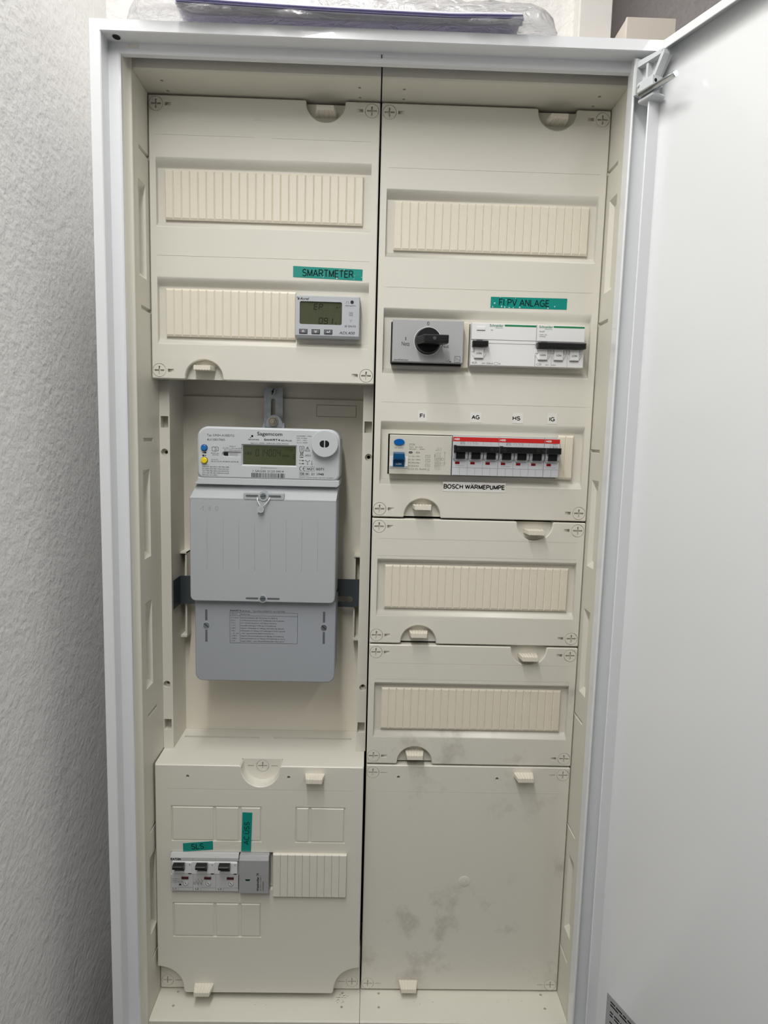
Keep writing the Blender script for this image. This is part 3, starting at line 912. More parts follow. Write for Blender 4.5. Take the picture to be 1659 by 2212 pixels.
# pocket floor behind the half-round recess and the flat corner feet
pf = [(126 - (pr_ + 0.6) * math.cos(math.pi * k / 24), 301 - 24 * math.sin(math.pi * k / 24)) for k in range(25)]
pf = [(126 - pr_ - 0.6, 303.4)] + pf + [(126 + pr_ + 0.6, 303.4)]
sc = circle(126, 294.6, 7.5)
sls = [rectl(126 - 18, 126 - 10.5, 294.2, 295.0), rectl(126 + 10.5, 126 + 18, 294.2, 295.0)]
m.flat([pf, sc] + sls, 2.0)
for s_ in sls + [sc]: m.wall(s_, 2.0, 5.0)
for (xa, xb, sx, dr) in ((1, 50, 9.2, 1), (200, 249, 239.4, -1)):
    hs = [circle(sx, 11.4, 7.5), rectl(min(sx + dr * 9.4, sx + dr * 17.5), max(sx + dr * 9.4, sx + dr * 17.5), 10.9, 11.8)]
    m.flat([rrect(xa, xb, 1.5, 60, 1.2, 3)] + hs, 0.0)
    m.wall(rrect(xa, xb, 1.5, 60, 1.2, 3), 0.0, 12)
    for s_ in hs: m.wall(s_, 0, 3.5)
m.build('panel', CREAM, lc)
screw(lc, 126, 294.6, 2.1, 'thin'); screw(lc, 9.2, 11.4, 0.1, 'thin'); screw(lc, 239.4, 11.4, 0.1, 'thin')
grip_tab(lc, 190.4, 292.3, yF, 14.0); grip_tab(lc, 58.5, 18.5, yF, 14.0)
for (xa, xb, za, zb, dv) in win:
    cuts = [xa] + list(dv) + [xb]
    for a, b in zip(cuts[:-1], cuts[1:]):
        MB().bbox(a + 1.3, b - 1.3, yF - 0.0, yF + 1.6, za + 1.3, zb - 1.3, 1.2).build('knockout_panel', CREAM, lc)
blank_strip(lc, 142.2, 10, 166.8, yF - 4.0, hh=27.6, pitch=8.78, thick=4, flat=True)
MB().box(136, 143, -9, -6, 147, 193).build('strip_rail', CREAM, lc)
MB().text('CTA02581', 181, 53, 3.2, yF - 0.05, 26).build('embossed_number', CREAM, lc)

# ------------------------------------------------------------------ meter panel behind the left field
mp = thing('meter_panel', 'recessed cream meter board with side uprights, slotted steel strap and cross rail', 'meter board', (125, 60, 304))
b_ = MB()
b_.box(11, 238, 84, 88, 303.5, 790).box(11, 238, 80, 84, 303.5, 736.8)
b_.build('back_board', BACKP, mp)
MB().frame(178.3, 227.8, 716, 730.2, 0.5, 79.9).build('label_field', FIELDL, mp)
MB().bbox(178.6, 227.5, 79.5, 79.95, 716.3, 729.9, 0.2).build('field_plate', BACKP, mp)
def upright(xa, xb, sqx, hx, inner):
    m = MB()
    q1 = rectl(sqx, sqx + 8.9, 696.8, 710); q2 = rectl(sqx - 0.4, sqx + 8.5, 327.5, 341)
    c1 = circle(hx, 668, 4.3, 20); c2 = circle(hx - 0.7, 385.5, 4.3, 20)
    m.flat([rectl(xa, xb, 303.6, 790), q1, q2, c1, c2], 25)
    for q in (q1, q2): m.wall(q, 25, 38); m.flat([q], 38)
    for q in (c1, c2): m.wall(q, 25, 31)
    for c in ((hx, 668), (hx - 0.7, 385.5)):
        m.flat([circle(*c, 4.3, 20), circle(*c, 2.0, 20)], 31); m.wall(circle(*c, 2.0, 20), 31, 44)
    for xx in (xa, xb):
        m.face([(xx, 25, 303.6), (xx, 84, 303.6), (xx, 84, 790), (xx, 25, 790)])
    o = m.build('upright', CREAM, mp)
    for zz_ in (577, 532, 660, 350, 440):
        c = MB(); c.flat([circle(hx + 0.3, zz_, 2.9, 18), circle(hx + 0.3, zz_, 2.55, 18)], 24.95)
        c.build('ejector_mark', BACKP, o)
upright(0.2, 12.2, 1.7, 5.8, 1); upright(237.4, 249.2, 239.3, 245.0, -1)
for sx, sg in ((12.4, 1), (237.2, -1)):      # guide rails for the cross rail
    g = MB()
    a, b = sorted((sx, sx + sg * 7.5))
    g.box(a, b, 60, 80, 541.5, 543.5).box(a, b, 60, 80, 434, 436.5)
    a2, b2 = sorted((sx + sg * 5.6, sx + sg * 7.5))
    g.box(a2, b2, 62, 80, 436, 543)
    g.build('guide_rail', CREAM, mp)
sr = MB()
so = rectl(12.6, 237, 478, 513.5); ho = rrect(170, 229, 484.3, 491.5, 3.5)
sr.flat([so, ho], 58).flat([so, ho], 60).wall(so, 58, 60).wall(ho, 58, 60)
sr.build('cross_rail', ZINCD, mp)
MB().box(12.6, 13.0, 30, 60, 478, 513.5).build('rail_side_plate', ZINCD, mp)
hs = MB()
so = rectl(113.8, 136.9, 690, 749.4); ho = rrect(122.2, 127.9, 700, 736, 2.8)
hs.flat([so, ho], 74).flat([so, ho], 76).wall(so, 74, 76).wall(ho, 74, 76)
hs.build('hanger_strap', ZINC, mp)
sh = MB().cyl(124.6, 744.6, 4.2, 72.4, 74, 24)
so_ = sh.build('strap_screw', SCREWM, mp)
MB().line([(123.6, 740.9), (125.8, 748.2)], 1.3, 72.35).build('screw_slot', BLACKM, so_)
MB().cyl(124.4, 744.6, 1.5, 72.3, 72.4, 14).build('screw_recess', BLACKM, so_)
nb = MB().cyl(129.8, 707.5, 5.6, 42, 46, 30)
nut = nb.build('washer', BRASS, mp)
hx_ = MB(); hxp = circle(129.8, 707.5, 4.6, 6); hx_.prism(hxp, 39, 42, 0.5); hx_.build('nut', BRASS, mp)
MB().cyl(129.8, 707.5, 2.5, 36, 42, 18).build('bolt', BRASS, mp)

# ------------------------------------------------------------------ electricity meter
em = thing('electricity_meter', 'large grey three-phase electricity meter with green display in the left field', 'electricity meter', (126, 40, 399))
m = MB()
hp = rrect(50.6, 212.2, 640.4, 699.4, (7, 7, 13, 13), 7)
m.wall(hp, 1.6, 56).flat([hp], 56)
ip = offset(hp, 2.4)
fo = offset(hp, 3.0)
lcdq = rectl(102.1, 162, 657.3, 678.8)
lcdo = rectl(100.4, 163.6, 655.6, 680.4)
keyq = rrect(79.5, 102, 666.2, 670.8, (2.3, 0, 0, 2.3), 4)
nn = len(hp)
for k in range(nn):
    q = (k + 1) % nn
    m.face([(hp[k][0], 1.6, hp[k][1]), (hp[q][0], 1.6, hp[q][1]), (ip[q][0], 0.0, ip[q][1]), (ip[k][0], 0.0, ip[k][1])], True)
m.flat([ip, lcdo, rrect(78.6, 100.2, 665.3, 671.7, (3, 0, 0, 3), 4)], 0.0)
for a, b in ((lcdo, lcdq),):
    for k in range(4):
        q = (k + 1) % 4
        m.face([(a[k][0], 0.0, a[k][1]), (a[q][0], 0.0, a[q][1]), (b[q][0], 2.4, b[q][1]), (b[k][0], 2.4, b[k][1])])
kq = rrect(78.6, 100.2, 665.3, 671.7, (3, 0, 0, 3), 4)
m.wall(kq, 0.0, 1.5).flat([kq], 1.5)
head = m.build('meter_head', METER1, em)
lug = [(117.5, 699.6), (143, 699.6), (142.2, 703), (138.5, 709.5)] + [(130.2 + 9.0 * math.cos(math.radians(a)), 707 + 8.6 * math.sin(math.radians(a))) for a in (25, 50, 75, 100, 125, 150)] + [(121.5, 709), (118.2, 703)]
lgo = MB().prism(lug, 46, 58, 1.0).build('hanger_lug', METER3, em)
for xa, xb in ((117.0, 120.4), (140.2, 143.6)):
    MB().mesh([(xa, 40, 699.6), (xb, 40, 699.6), (xb - 1, 46, 706), (xa + 1, 46, 706), (xa, 50, 699.6), (xb, 50, 699.6), (xb - 1, 50, 706), (xa + 1, 50, 706)], [(0, 1, 2, 3), (0, 3, 7, 4), (1, 5, 6, 2), (3, 2, 6, 7)]).build('lug_web', METER3, lgo)
ey = -0.08
MB().rect(101.4, 162.7, 656.6, 679.5, 2.3).build('display', LCD2, head)
kd = MB(); kd.flat([rrect(79.8, 85.6, 666.4, 670.9, (2.2, 0, 0, 2.2), 4)], 1.4).rect(86.8, 96.5, 666.4, 670.9, 1.42)
MB().flat([rrect(79.8, 85.4, 666.5, 670.8, (2.1, 0, 0, 2.1), 4)], 1.4).build('sensor_window', BLACK, head)
MB().rect(86.6, 96.2, 666.5, 670.8, 1.4).build('seal_window', PLATE, head)

SEGS = {'0': 'abcdef', '1': 'bc', '2': 'abged', '3': 'abgcd', '4': 'fgbc', '5': 'afgcd', '6': 'afgedc', '7': 'abc', '8': 'abcdefg', '9': 'abcdfg', 'E': 'afged', 'P': 'abgef', 'o': 'gced', 'D': 'abcdef'}
def seven(mb, t, x, z, w, hgt, y, sk=0.08, th=None, pitch=None):
    th = th or hgt * 0.12
    for k, ch in enumerate(t):
        ox = x + k * (pitch or w * 1.4)
        def P(a, b): return (ox + a + b * sk, z + b)
        g = th * 0.35
        S = {'a': (P(g, hgt), P(w - g, hgt)), 'd': (P(g, 0), P(w - g, 0)), 'g': (P(g, hgt / 2), P(w - g, hgt / 2)),
             'f': (P(0, hgt / 2 + g), P(0, hgt - g)), 'b': (P(w, hgt / 2 + g), P(w, hgt - g)),
             'e': (P(0, g), P(0, hgt / 2 - g)), 'c': (P(w, g), P(w, hgt / 2 - g))}
        for sname in SEGS.get(ch, ''):
            mb.line([S[sname][0], S[sname][1]], th, y)
d = MB(); seven(d, '014004', 116.5, 667.3, 3.0, 7.4, 2.2, 0.05, 0.55, 4.9)
d.text('1.8.0', 104.6, 668.6, 3.6, 2.2, 7.0).text('kWh', 146.4, 666.6, 2.8, 2.2, 8.0).text('17.06', 151.2, 674.2, 1.6, 2.2, 7.5)
d.line([(158.6, 669.5), (161, 669.5)], 0.5, 2.2).line([(158.8, 667.3), (161, 667.3)], 0.5, 2.2).line([(159.2, 665.0), (161, 665.0)], 0.5, 2.2)
d.build('display_digits', LCDINK2, head)
MB().cyl(58.6, 675.1, 3.4, -2.0, 0.2, 24, 3.5).cyl(58.6, 675.1, 2.6, -2.6, -2.0, 24, 3.4).build('button', BLUB, head)
MB().cyl(58.7, 660.9, 3.4, -2.0, 0.2, 24, 3.5).cyl(58.7, 660.9, 2.6, -2.6, -2.0, 24, 3.4).build('button', YEL, head)
MB().cyl(58.6, 675.1, 3.9, -0.3, 0.1, 24).cyl(58.7, 660.9, 3.9, -0.3, 0.1, 24).build('button_ring', INK, head)
dk = MB().cyl(195.4, 683.1, 15.2, -7.5, 0.5, 48).cyl(195.4, 683.1, 14.6, -8.2, -7.5, 48, 15.2)
dk.box(185.5, 188.5, -6.0, 0, 670.2, 673).box(202.5, 205.5, -6, 0, 670.2, 673)
dko = dk.build('optical_cap', METER1, head)
MB().flat([rrect(189.8, 200.6, 679.0, 686.8, 3.8, 6)], -8.25).build('optical_window', BLACK, dko)
MB().rect(194.8, 195.9, 679.0, 686.8, -8.3).build('window_bar', METER1, dko)
pt = MB()
pt.text('Typ: 3.Pd3+-A100DTG', 61.8, 688.3, 2.6, ey, 30.5).text('4U110017005', 61.8, 683.3, 2.6, ey, 20.2)
sans(pt, 'SMART4', 126.2, 684.6, 2.5, ey, 18.2, 0.2); pt.text('Sagemcom', 118.4, 690.6, 4.1, ey, 28.4, bold=0.012)
pt.text('SICONIA', 108.3, 684.9, 1.7, ey, 12.4, bold=0.008).text('BZ-PLUS', 145.6, 684.7, 1.6, ey, 11.8, bold=0.02)
pt.cyl(112.8, 689.6, 1.25, ey - 0.02, ey, 14).cyl(110.9, 687.9, 0.6, ey - 0.02, ey, 10)
pt.text('Sagemcom, CS50001, 92848 RUEIL CEDEX, FRANCE', 111, 681.2, 1.3, ey, 43)
pt.text('Klasse A', 87.2, 677.0, 1.3, ey, 7).text('Ra (50) = 250 Imp./kWh', 79.8, 674.7, 1.4, ey, 21.5).text('RL = 5000 Imp./kWh', 81.4, 672.5, 1.4, ey, 18.6)
pt.line([(56.6, 669.6), (60.0, 669.6)], 0.8, ey).line([(59.2, 668.6), (60.8, 669.6), (59.2, 670.6)], 0.7, ey)
pt.line([(57.0, 666.2), (60.6, 666.2)], 0.8, ey).line([(58.0, 665.2), (56.4, 666.2), (58.0, 667.2)], 0.7, ey)
pt.line([(67.4, 676.0), (67.4, 672.0), (70.9, 671.4), (74.6, 672.0), (74.6, 676.0), (72.4, 676.6), (70.9, 675.8), (69.4, 676.6), (67.4, 676.0)], 0.4, ey).line([(70.9, 675.8), (70.9, 671.4)], 0.4, ey)
pt.text('i', 72.3, 672.8, 2.2, ey, bold=0.04)
pt.text('Bedienungs-', 66.4, 668.8, 1.2, ey, 9.2).text('anleitung', 67.8, 667.0, 1.2, ey, 6.8)
pt.text('Server-ID:', 66.4, 661.6, 1.2, ey, 7.6).text('0A-01-53-41-47-00-01-43-F5-4E', 66.4, 659.2, 1.6, ey, 31)
pt.text('Public Key:', 56.2, 655.4, 1.1, ey, 7.4)
rows_ = ['5784 E50F 4622 BC75 1F87 F9A5 2080', 'E012 B464 4226 7909 C4A4 D196 F10C', '1AC7 F982 0E81 8303 C4D5 8D39 E792', '5F22 3746 7481 BE21 6028 GDC3 6C36', 'EB75 5812 6F16 8B3C']
rows_[3] = rows_[3].replace('G', '6')
for k, rw in enumerate(rows_):
    pt.text(rw, 56.2, 653.0 - k * 2.35, 1.45, ey, 30.2 if k < 4 else 17.2)
pt.text('Identifikationsnummer:', 122.5, 653.4, 1.1, ey, 19)
pt.text('1 SAG20 2123 0414', 113.5, 649.0, 2.5, ey, 35)
random.seed(11)
xb = 112.0
while xb < 150.2:
    wb = random.choice((0.35, 0.35, 0.6, 0.9)); pt.rect(xb, min(xb + wb, 150.4), 642.9, 648.0, ey); xb += wb + random.choice((0.35, 0.5, 0.7))
for k, tx in enumerate(('3x230/400V ~ 50Hz', '0,25 - 5(100)A', '-25°C ... +70°C', 'Art.-Nr. 341837')):
    pt.text(tx, 163.0, 690.4 - k * 2.5, 1.35, ey, (17.2, 11.8, 11.8, 12.6)[k])
pt.frame(166.4, 171.4, 674.2, 679.4, 0.4, ey).frame(168.0, 169.8, 675.8, 677.8, 0.4, ey)
pt.line([(173.0, 674.3), (178.0, 674.3), (175.5, 679.2), (173.0, 674.3)], 0.4, ey).line([(175.5, 675.9), (175.5, 678.0)], 0.5, ey)
pt.line([(166.6, 668.4), (171.2, 673.6)], 0.4, ey).line([(171.2, 668.4), (166.6, 673.6)], 0.4, ey).line([(167.4, 672.8), (168.0, 669.0), (170.0, 669.0), (170.6, 672.8), (167.4, 672.8)], 0.4, ey).rect(166.9, 170.9, 666.6, 667.4, ey)
pt.text('2021', 172.6, 668.2, 2.2, ey, 6.6)
for zz_ in (663.3, 659.8):
    pt.line([(166.6, zz_), (172.2, zz_)], 0.35, ey).line([(166.6, zz_ - 0.7), (166.6, zz_ + 0.7)], 0.35, ey).line([(169.6, zz_), (170.4, zz_ + 0.6), (171.2, zz_), (170.4, zz_ - 0.6), (169.6, zz_)], 0.35, ey)
pt.line([(173.6, 663.4), (175.8, 661.8), (178.0, 663.4)], 0.4, ey).line([(175.8, 661.8), (175.8, 659.2)], 0.4, ey)
for a_, b_2 in ((173.6, 663.4), (178.0, 663.4), (175.8, 659.2)): pt.cyl(a_, b_2, 0.5, ey - 0.02, ey, 8)
pt.line([(180.6, 663.6), (180.6, 660.4)], 0.35, ey).flat([circle(180.6, 659.5, 0.95, 12), circle(180.6, 659.5, 0.6, 12)], ey).text('L3', 179.8, 656.7, 1.0, ey, 1.7)
ce = 654.2
for cx0, mid in ((168.8, False), (172.8, True)):
    arc = [(cx0 + 2.2 * math.cos(math.radians(a)), ce + 2.2 * math.sin(math.radians(a))) for a in range(75, 290, 18)]
    pt.line(arc, 0.55, ey)
    if mid: pt.line([(cx0 - 2.1, ce), (cx0 - 0.2, ce)], 0.55, ey)
sans(pt, 'M21', 175.6, 652.6, 2.9, ey, 7.2, 0.17); sans(pt, 'DE-M', 167.8, 646.9, 2.7, ey, 8.8, 0.17); pt.frame(174.2, 184.0, 651.7, 656.6, 0.2, ey).text('0071', 185.6, 652.6, 2.9, ey, 8.8, bold=0.012)
pt.frame(166.4, 177.6, 646.0, 650.6, 0.2, ey).text('21 1948', 180.0, 646.9, 2.7, ey, 14.4, bold=0.012)
pt.text('DE MTP 19 B 006 MI-003 / DE MTP 19 B 008 M', 166.6, 643.6, 1.15, ey, 39)
pt.build('nameplate_print', INK, head)
# skirt under the head
sk = MB()
sk.prism([(47, 633.4), (210, 633.4), (212, 635.5), (212.2, 641.5), (50.6, 641.5), (50.4, 638)], 0.5, 56, 0.8)
sk.build('skirt', METER1, em)
# terminal cover with a slanted shoulder
tcv = MB()
TY = -4.0
P = {'tl': (47.6, 8.0, 632.3), 'tr': (210.6, 8.0, 632.3), 'kl': (42.9, TY, 618.4), 'kr': (209.3, TY, 618.4)}
bot = rrect(42.6, 209.6, 498.2, 617.6, (6, 6, 0, 0), 5)
tcv.prism(bot, TY, 56, 0.9)
tcv.mesh([P['kl'], P['kr'], P['tr'], P['tl'], (42.9, 56, 617.6), (209.3, 56, 617.6), (210.6, 56, 632.3), (47.6, 56, 632.3)],
         [(0, 1, 2, 3), (0, 3, 7, 4), (1, 5, 6, 2), (3, 2, 6, 7)])
tcv.mesh([P['kl'], P['kr'], (43.5, TY, 617.0), (208.7, TY, 617.0)], [(0, 2, 3, 1)])
tc_ = tcv.build('terminal_cover', METER2, em)
for k in range(8):
    xr = 62.4 + k * 18.06
    rb_ = MB(); rb_.mesh([(xr - 0.45, TY - 0.02, 535), (xr + 0.45, TY - 0.02, 535), (xr, TY - 0.45, 537), (xr - 0.45, TY - 0.02, 597), (xr + 0.45, TY - 0.02, 597), (xr, TY - 0.45, 590)], [(0, 2, 5, 3), (2, 1, 4, 5), (0, 1, 2), (3, 5, 4)])
    rb_.build('rib', METER2, tc_)
pd = MB()
pdl = rrect(103.6, 150.2, 617.6, 625.6, 2.0, 4)
pd.prism(pdl, TY - 0.6, 4.0, 0.5)
pd.cyl(126.4, 622, 5.6, TY - 1.0, 3, 28)
pd.build('screw_boss', METER2, tc_)
for a, b in ((106.4, 120.6), (132.4, 146.6)):
    MB().flat([rrect(a, b, 620.6, 623.2, 0.9, 3)], TY - 0.65).build('seal_slot', KEYG, tc_)
for a, b in ((106.4, 121.0), (131.2, 145.8)):
    MB().flat([rrect(a, b, 501.3, 503.6, 0.9, 3)], TY - 0.05).build('seal_slot', KEYG, tc_)
MB().cyl(126.1, 502.5, 4.7, TY - 0.5, 0, 26).build('screw_boss', METER2, tc_)
for zz_, yy in ((622, TY - 1.3), (502.5, TY - 0.8)):
    s_ = MB().cyl(126.3, zz_, 3.4, yy, 0, 26).build('seal_screw', SCREWM, tc_)
    MB().line([(123.2, zz_ - 0.3), (129.4, zz_ + 0.3)], 0.7, yy - 0.03).build('screw_slot', BLACKM, s_)
wr = MB()
wr.tube([(119.5, TY - 0.4, 621), (119.9, TY - 1.6, 616.8), (122.5, TY - 3.2, 612.5), (124.2, TY - 4.2, 609.6)], 0.75, 6)
wr.tube([(134.2, TY - 0.4, 621), (132.6, TY - 1.6, 617.2), (128.4, TY - 3.2, 612.2), (125.8, TY - 4.2, 609.6)], 0.75, 6)
wr.build('seal_wire', WIRE, tc_)
sp = MB().cyl(124.0, 607.0, 3.9, TY - 5.2, TY - 2.6, 20, sx=0.95)
spo = sp.build('lead_seal', SEALM, tc_)
MB().cyl(124.4, 607.6, 2.2, TY - 5.3, TY - 5.2, 14).build('seal_stamp', PLATE, spo)
sb = MB()
for k in range(4): sb.box(121.6 + k * 1.2, 122.3 + k * 1.2, TY - 4.4, TY - 3.4, 602.4, 603.6)
sb.build('seal_teeth', INK, spo)
hw = MB(); yh = TY - 0.06                      # pencilled 1.8.0
hw.line([(54.2, 605.0), (58.6, 608.9), (58.2, 606.6), (57.6, 603.6)], 0.28, yh)
hw.line([(60.4, 603.2), (60.8, 602.6)], 0.4, yh)
hw.line([(66.4, 608.2), (64.6, 608.6), (64.2, 607.4), (66.0, 606.0), (66.2, 604.4), (64.6, 603.9), (64.0, 605.0), (65.4, 606.4), (66.6, 607.4), (66.4, 608.2)], 0.25, yh)
hw.line([(68.8, 604.2), (69.2, 603.8)], 0.4, yh)
hw.line([(73.6, 608.8), (72.2, 608.0), (71.6, 605.4), (72.6, 603.7), (74.2, 604.4), (74.9, 606.8), (74.4, 608.6), (73.2, 608.9)], 0.3, yh)
hw.build('pencil_note', PENCIL, tc_)
# lower grey cover
LY = 4.0
lo_ = MB(); lo_.prism(rrect(45.6, 210.4, 399.5, 498.0, (9, 9, 0, 0), 6), LY, 56, 1.0)
lco = lo_.build('lower_cover', METER3, em)
for xs in (58.8, 197.0):
    s_ = MB().cyl(xs, 467.0, 3.6, LY - 0.6, LY + 1, 24).build('cover_screw', SCREWM if xs < 100 else KEYG, lco)
    MB().line([(xs - 2.4, 469.2), (xs + 2.4, 464.8)], 0.8, LY - 0.63).build('screw_slot', BLACKM, s_)
    MB().cyl(xs, 467.0, 4.4, LY - 0.15, LY + 1, 24).build('screw_rim', METER2, s_)
    for za, zb in ((473.0, 486), (447, 461.6)):
        q = MB(); qq = rectl(xs - 1.3, xs + 1.3, za, zb); q.flat([qq], LY - 0.05)
        q.build('seal_slot', KEYG, lco)
tb = MB(); ly = LY - 0.06
tb.frame(86.5, 165.8, 446.4, 483.4, 0.3, ly).line([(86.5, 479.4), (165.8, 479.4)], 0.25, ly).line([(98.4, 446.4), (98.4, 483.4)], 0.2, ly)
sans(tb, 'SMART4', 86.6, 484.4, 1.8, ly, 13.2, 0.22).text('BZ-PLUS', 101, 484.4, 1.2, ly, 9, bold=0.02).text('Typ 3.Pd3+-A100DTG / 4U110017005', 113, 484.3, 1.6, ly, 38)
tb.text('OBIS-Nr.', 87.8, 480.7, 1.4, ly, 7.8).text('Bedeutung', 99.3, 480.6, 1.4, ly, 10.2)
tl = [('0.1.2/vw', 'Speicherzeitpunkt des Vorwertes vw (dAIA-A)', 43), ('0.2.x', 'x=0 Firmwareversion, x=2 Tariftabelle, x=6 Tarifquelle', 51), ('0.9.x', 'x=1 Uhrzeit hh:mm:ss, x=2 Datum dd.mm.jj', 41.6),
      ('x.7.0', 'aktuelle Leistung x=1 Bezug, x=2 Lieferung', 41), ('x.8.0', 'Gesamt Wirkarbeit x=1 Bezug, x=2 Lieferung (aktuell)', 50.6), ('x.8.y', 'Wirkarbeit x=1 Bezug, x=2 Lieferung im Tarif y (aktuell)', 52.2),
      ('__.8.__/vw', '- dito - gespeicherter dAIA-A-Vorwert vw', 38.8), ('x.58.0', 'Gesamt Zeitraumverbrauch x=1 Bezug, x=2 Lieferung', 50.4), ('x.58/y', 'Zeitraumverbrauch x=1 Bezug, x=2 Lieferung im Tarif y', 52), ('F.F.0', 'Fataler Fehler - bitte Messstellenbetreiber informieren', 51)]
wl_ = (8.8, 4.8, 4.8, 4.8, 4.8, 4.6, 9.0, 6.2, 6.2, 4.2)
for k, (a, b, w) in enumerate(tl):
    zz_ = 476.2 - k * 3.13
    tb.text(a, 88.0, zz_, 1.45, ly, wl_[k]).text(b, 99.3, zz_, 1.45, ly, w)
tb.build('printed_table', INK, lco)

# ------------------------------------------------------------------ small energy meter (left top cover)
ac = thing('energy_meter', 'small grey rail energy meter with green display showing 0.91', 'energy meter', (196.4, 0, 799))
aY = -9.5
m = MB()
bp_ = rectl(161.0, 231.8, 799.2, 844.4)
lq = rrect(166.0, 212.3, 813.4, 837.8, 1.8, 4)
fi = [(161.7, 801.6), (231.1, 801.6), (231.1, 843.2), (161.7, 843.2)]
m.flat([fi, lq], aY).wall(lq, aY, aY + 1.6)
for k in range(4):
    q = (k + 1) % 4
    m.face([(bp_[k][0], aY + 2.0, bp_[k][1]), (bp_[q][0], aY + 2.0, bp_[q][1]), (fi[q][0], aY, fi[q][1]), (fi[k][0], aY, fi[k][1])])
m.wall(bp_, aY + 2.0, 12)
body = m.build('body', EMGREY, ac)
MB().flat([lq], aY + 1.5).build('display', LCD, ac)
d = MB(); yl = aY + 1.45
seven(d, 'EP', 181.4, 829.6, 3.5, 5.9, yl, 0.12, 0.8, 5.4)
seven(d, '091', 187.0, 814.6, 3.7, 6.0, yl, 0.1, 0.8, 5.5); d.rect(192.0, 192.7, 814.3, 815.0, yl)
d.line([(205.2, 816.2), (206.0, 814.6), (206.8, 814.4)], 0.5, yl)
dg = MB()
for k in range(4): seven(dg, '8', 181.4 + k * 5.6, 822.0, 3.5, 5.6, yl, 0.1, 0.6)
seven(dg, '88', 192.5, 829.6, 3.5, 5.9, yl, 0.1, 0.6, 5.5)
dg.text('kWh', 205.6, 824.6, 2.0, yl, 5.2).text('⊣', 206.5, 831.4, 2.0, yl)
d.line([(205.6, 832.6), (207.4, 832.6), (206.6, 831.2)], 0.6, yl).line([(208.6, 832.8), (210.6, 832.8)], 0.5, yl)
dg.build('display_ghost', LCDGHOST, ac); d.build('display_digits', LCDINK, ac)
for bx, ic in ((170.2, 'u'), (183.9, 'd'), (197.6, 'e')):
    MB().bbox(bx - 4.6, bx + 4.6, aY - 0.15, aY + 0.2, 803.0, 808.2, 0.1).build('key_surround', INK, ac)
    kb = MB().bbox(bx - 4.2, bx + 4.2, aY - 1.2, aY + 0.2, 803.4, 807.8, 0.5).build('key', KEYG, ac)
    i_ = MB(); yk = aY - 1.24
    if ic == 'e': i_.line([(bx + 1.6, 806.8), (bx + 1.6, 805.3), (bx - 1.4, 805.3)], 0.6, yk).mesh([(bx - 2.0, yk, 805.3), (bx - 0.6, yk, 804.6), (bx - 0.6, yk, 806.0)], [(0, 1, 2)])
    else:
        s_ = 1 if ic == 'u' else -1
        for o_ in (-0.55, 0.75): i_.line([(bx - 1.4, 805.5 + s_ * (o_ - 0.6)), (bx, 805.5 + s_ * (o_ + 0.4)), (bx + 1.4, 805.5 + s_ * (o_ - 0.6))], 0.45, yk)
    i_.build('key_symbol', WHITEINK, kb)
MB().cyl(223.2, 838.2, 1.8, aY - 0.3, aY + 0.5, 20).build('pulse_lamp', BLACK, ac)
p_ = MB(); ya = aY - 0.06
p_.text('Acrel', 166.0, 839.2, 2.7, ya, 10.2, bold=0.02, shear=0.25).line([(163.2, 842.0), (165.2, 839.6), (165.2, 841.6)], 0.7, ya).line([(163.6, 839.8), (164.8, 839.2)], 0.6, ya)
p_.text('400imp/kWh', 215.8, 833.6, 1.5, ya, 11.6).text('EF EM-P3', 215.8, 811.2, 2.2, ya, 11.8).text('ADL400', 209.6, 803.6, 3.1, ya, 17.2, shear=0.22)
p_.line([(216.2, 836.8), (217.0, 836.8), (217.0, 838.6), (219.2, 838.6), (219.2, 836.8), (220.0, 836.8)], 0.2, ya)
p_.build('printing', INK, ac)
g_ = MB(); g_.frame(220.4, 224.0, 823.6, 827.2, 0.35, ya).frame(221.4, 223.0, 824.6, 826.2, 0.3, ya)
g_.line([(220.6, 819.6), (222.3, 818.2), (224.0, 819.6)], 0.3, ya).line([(222.3, 818.2), (222.3, 816.4)], 0.3, ya)
g_.build('symbols', GREYINK, ac)

# ------------------------------------------------------------------ rotary transfer switch
rs = thing('rotary_switch', 'grey rotary changeover switch with black handle, marked 0 and Netz', 'rotary switch', (307.6, -5, 774))
rY = -13.0
MB().bbox(268.6, 346.6, rY, -2, 775.6, 821.0, 0.5).build('front_plate', PLATE, rs)
MB().box(268.0, 346.0, -2, 14, 773.6, 820.2).build('switch_body', BLACK, rs)
kn = MB().cyl(307.4, 798.4, 14.6, rY - 1.0, rY, 40).cyl(307.4, 798.4, 13.5, rY - 9, rY - 1, 40, 14.2)
kno = kn.build('knob', BLACK, rs, bevel=0.5)
MB().flat([circle(307.4, 798.4, 15.5, 40), circle(307.4, 798.4, 14.9, 40)], rY - 0.06).build('knob_ring', DEVW, rs)
hd = MB()
HY = rY - 27
za, zb = 793.2, 801.8
A = [(294.2, rY - 9), (301.0, HY), (327.6, HY), (327.6, HY + 11), (320, rY - 9)]
for z_ in (za, zb):
    hd.face([(a, b, z_) for a, b in A])
for k in range(len(A)):
    a, b = A[k], A[(k + 1) % len(A)]
    hd.face([(a[0], a[1], za), (b[0], b[1], za), (b[0], b[1], zb), (a[0], a[1], zb)])
hdo = hd.build('handle', BLACK, rs, bevel=0.9)
MB().cyl(312.6, 797.9, 2.9, HY - 0.05, HY + 0.3, 20).build('screw_well', BLACKM, hdo)
MB().cyl(312.4, 797.9, 1.9, HY - 0.5, HY + 0.2, 16).build('handle_screw', PIN, hdo)
p_ = MB(); yr = rY - 0.06
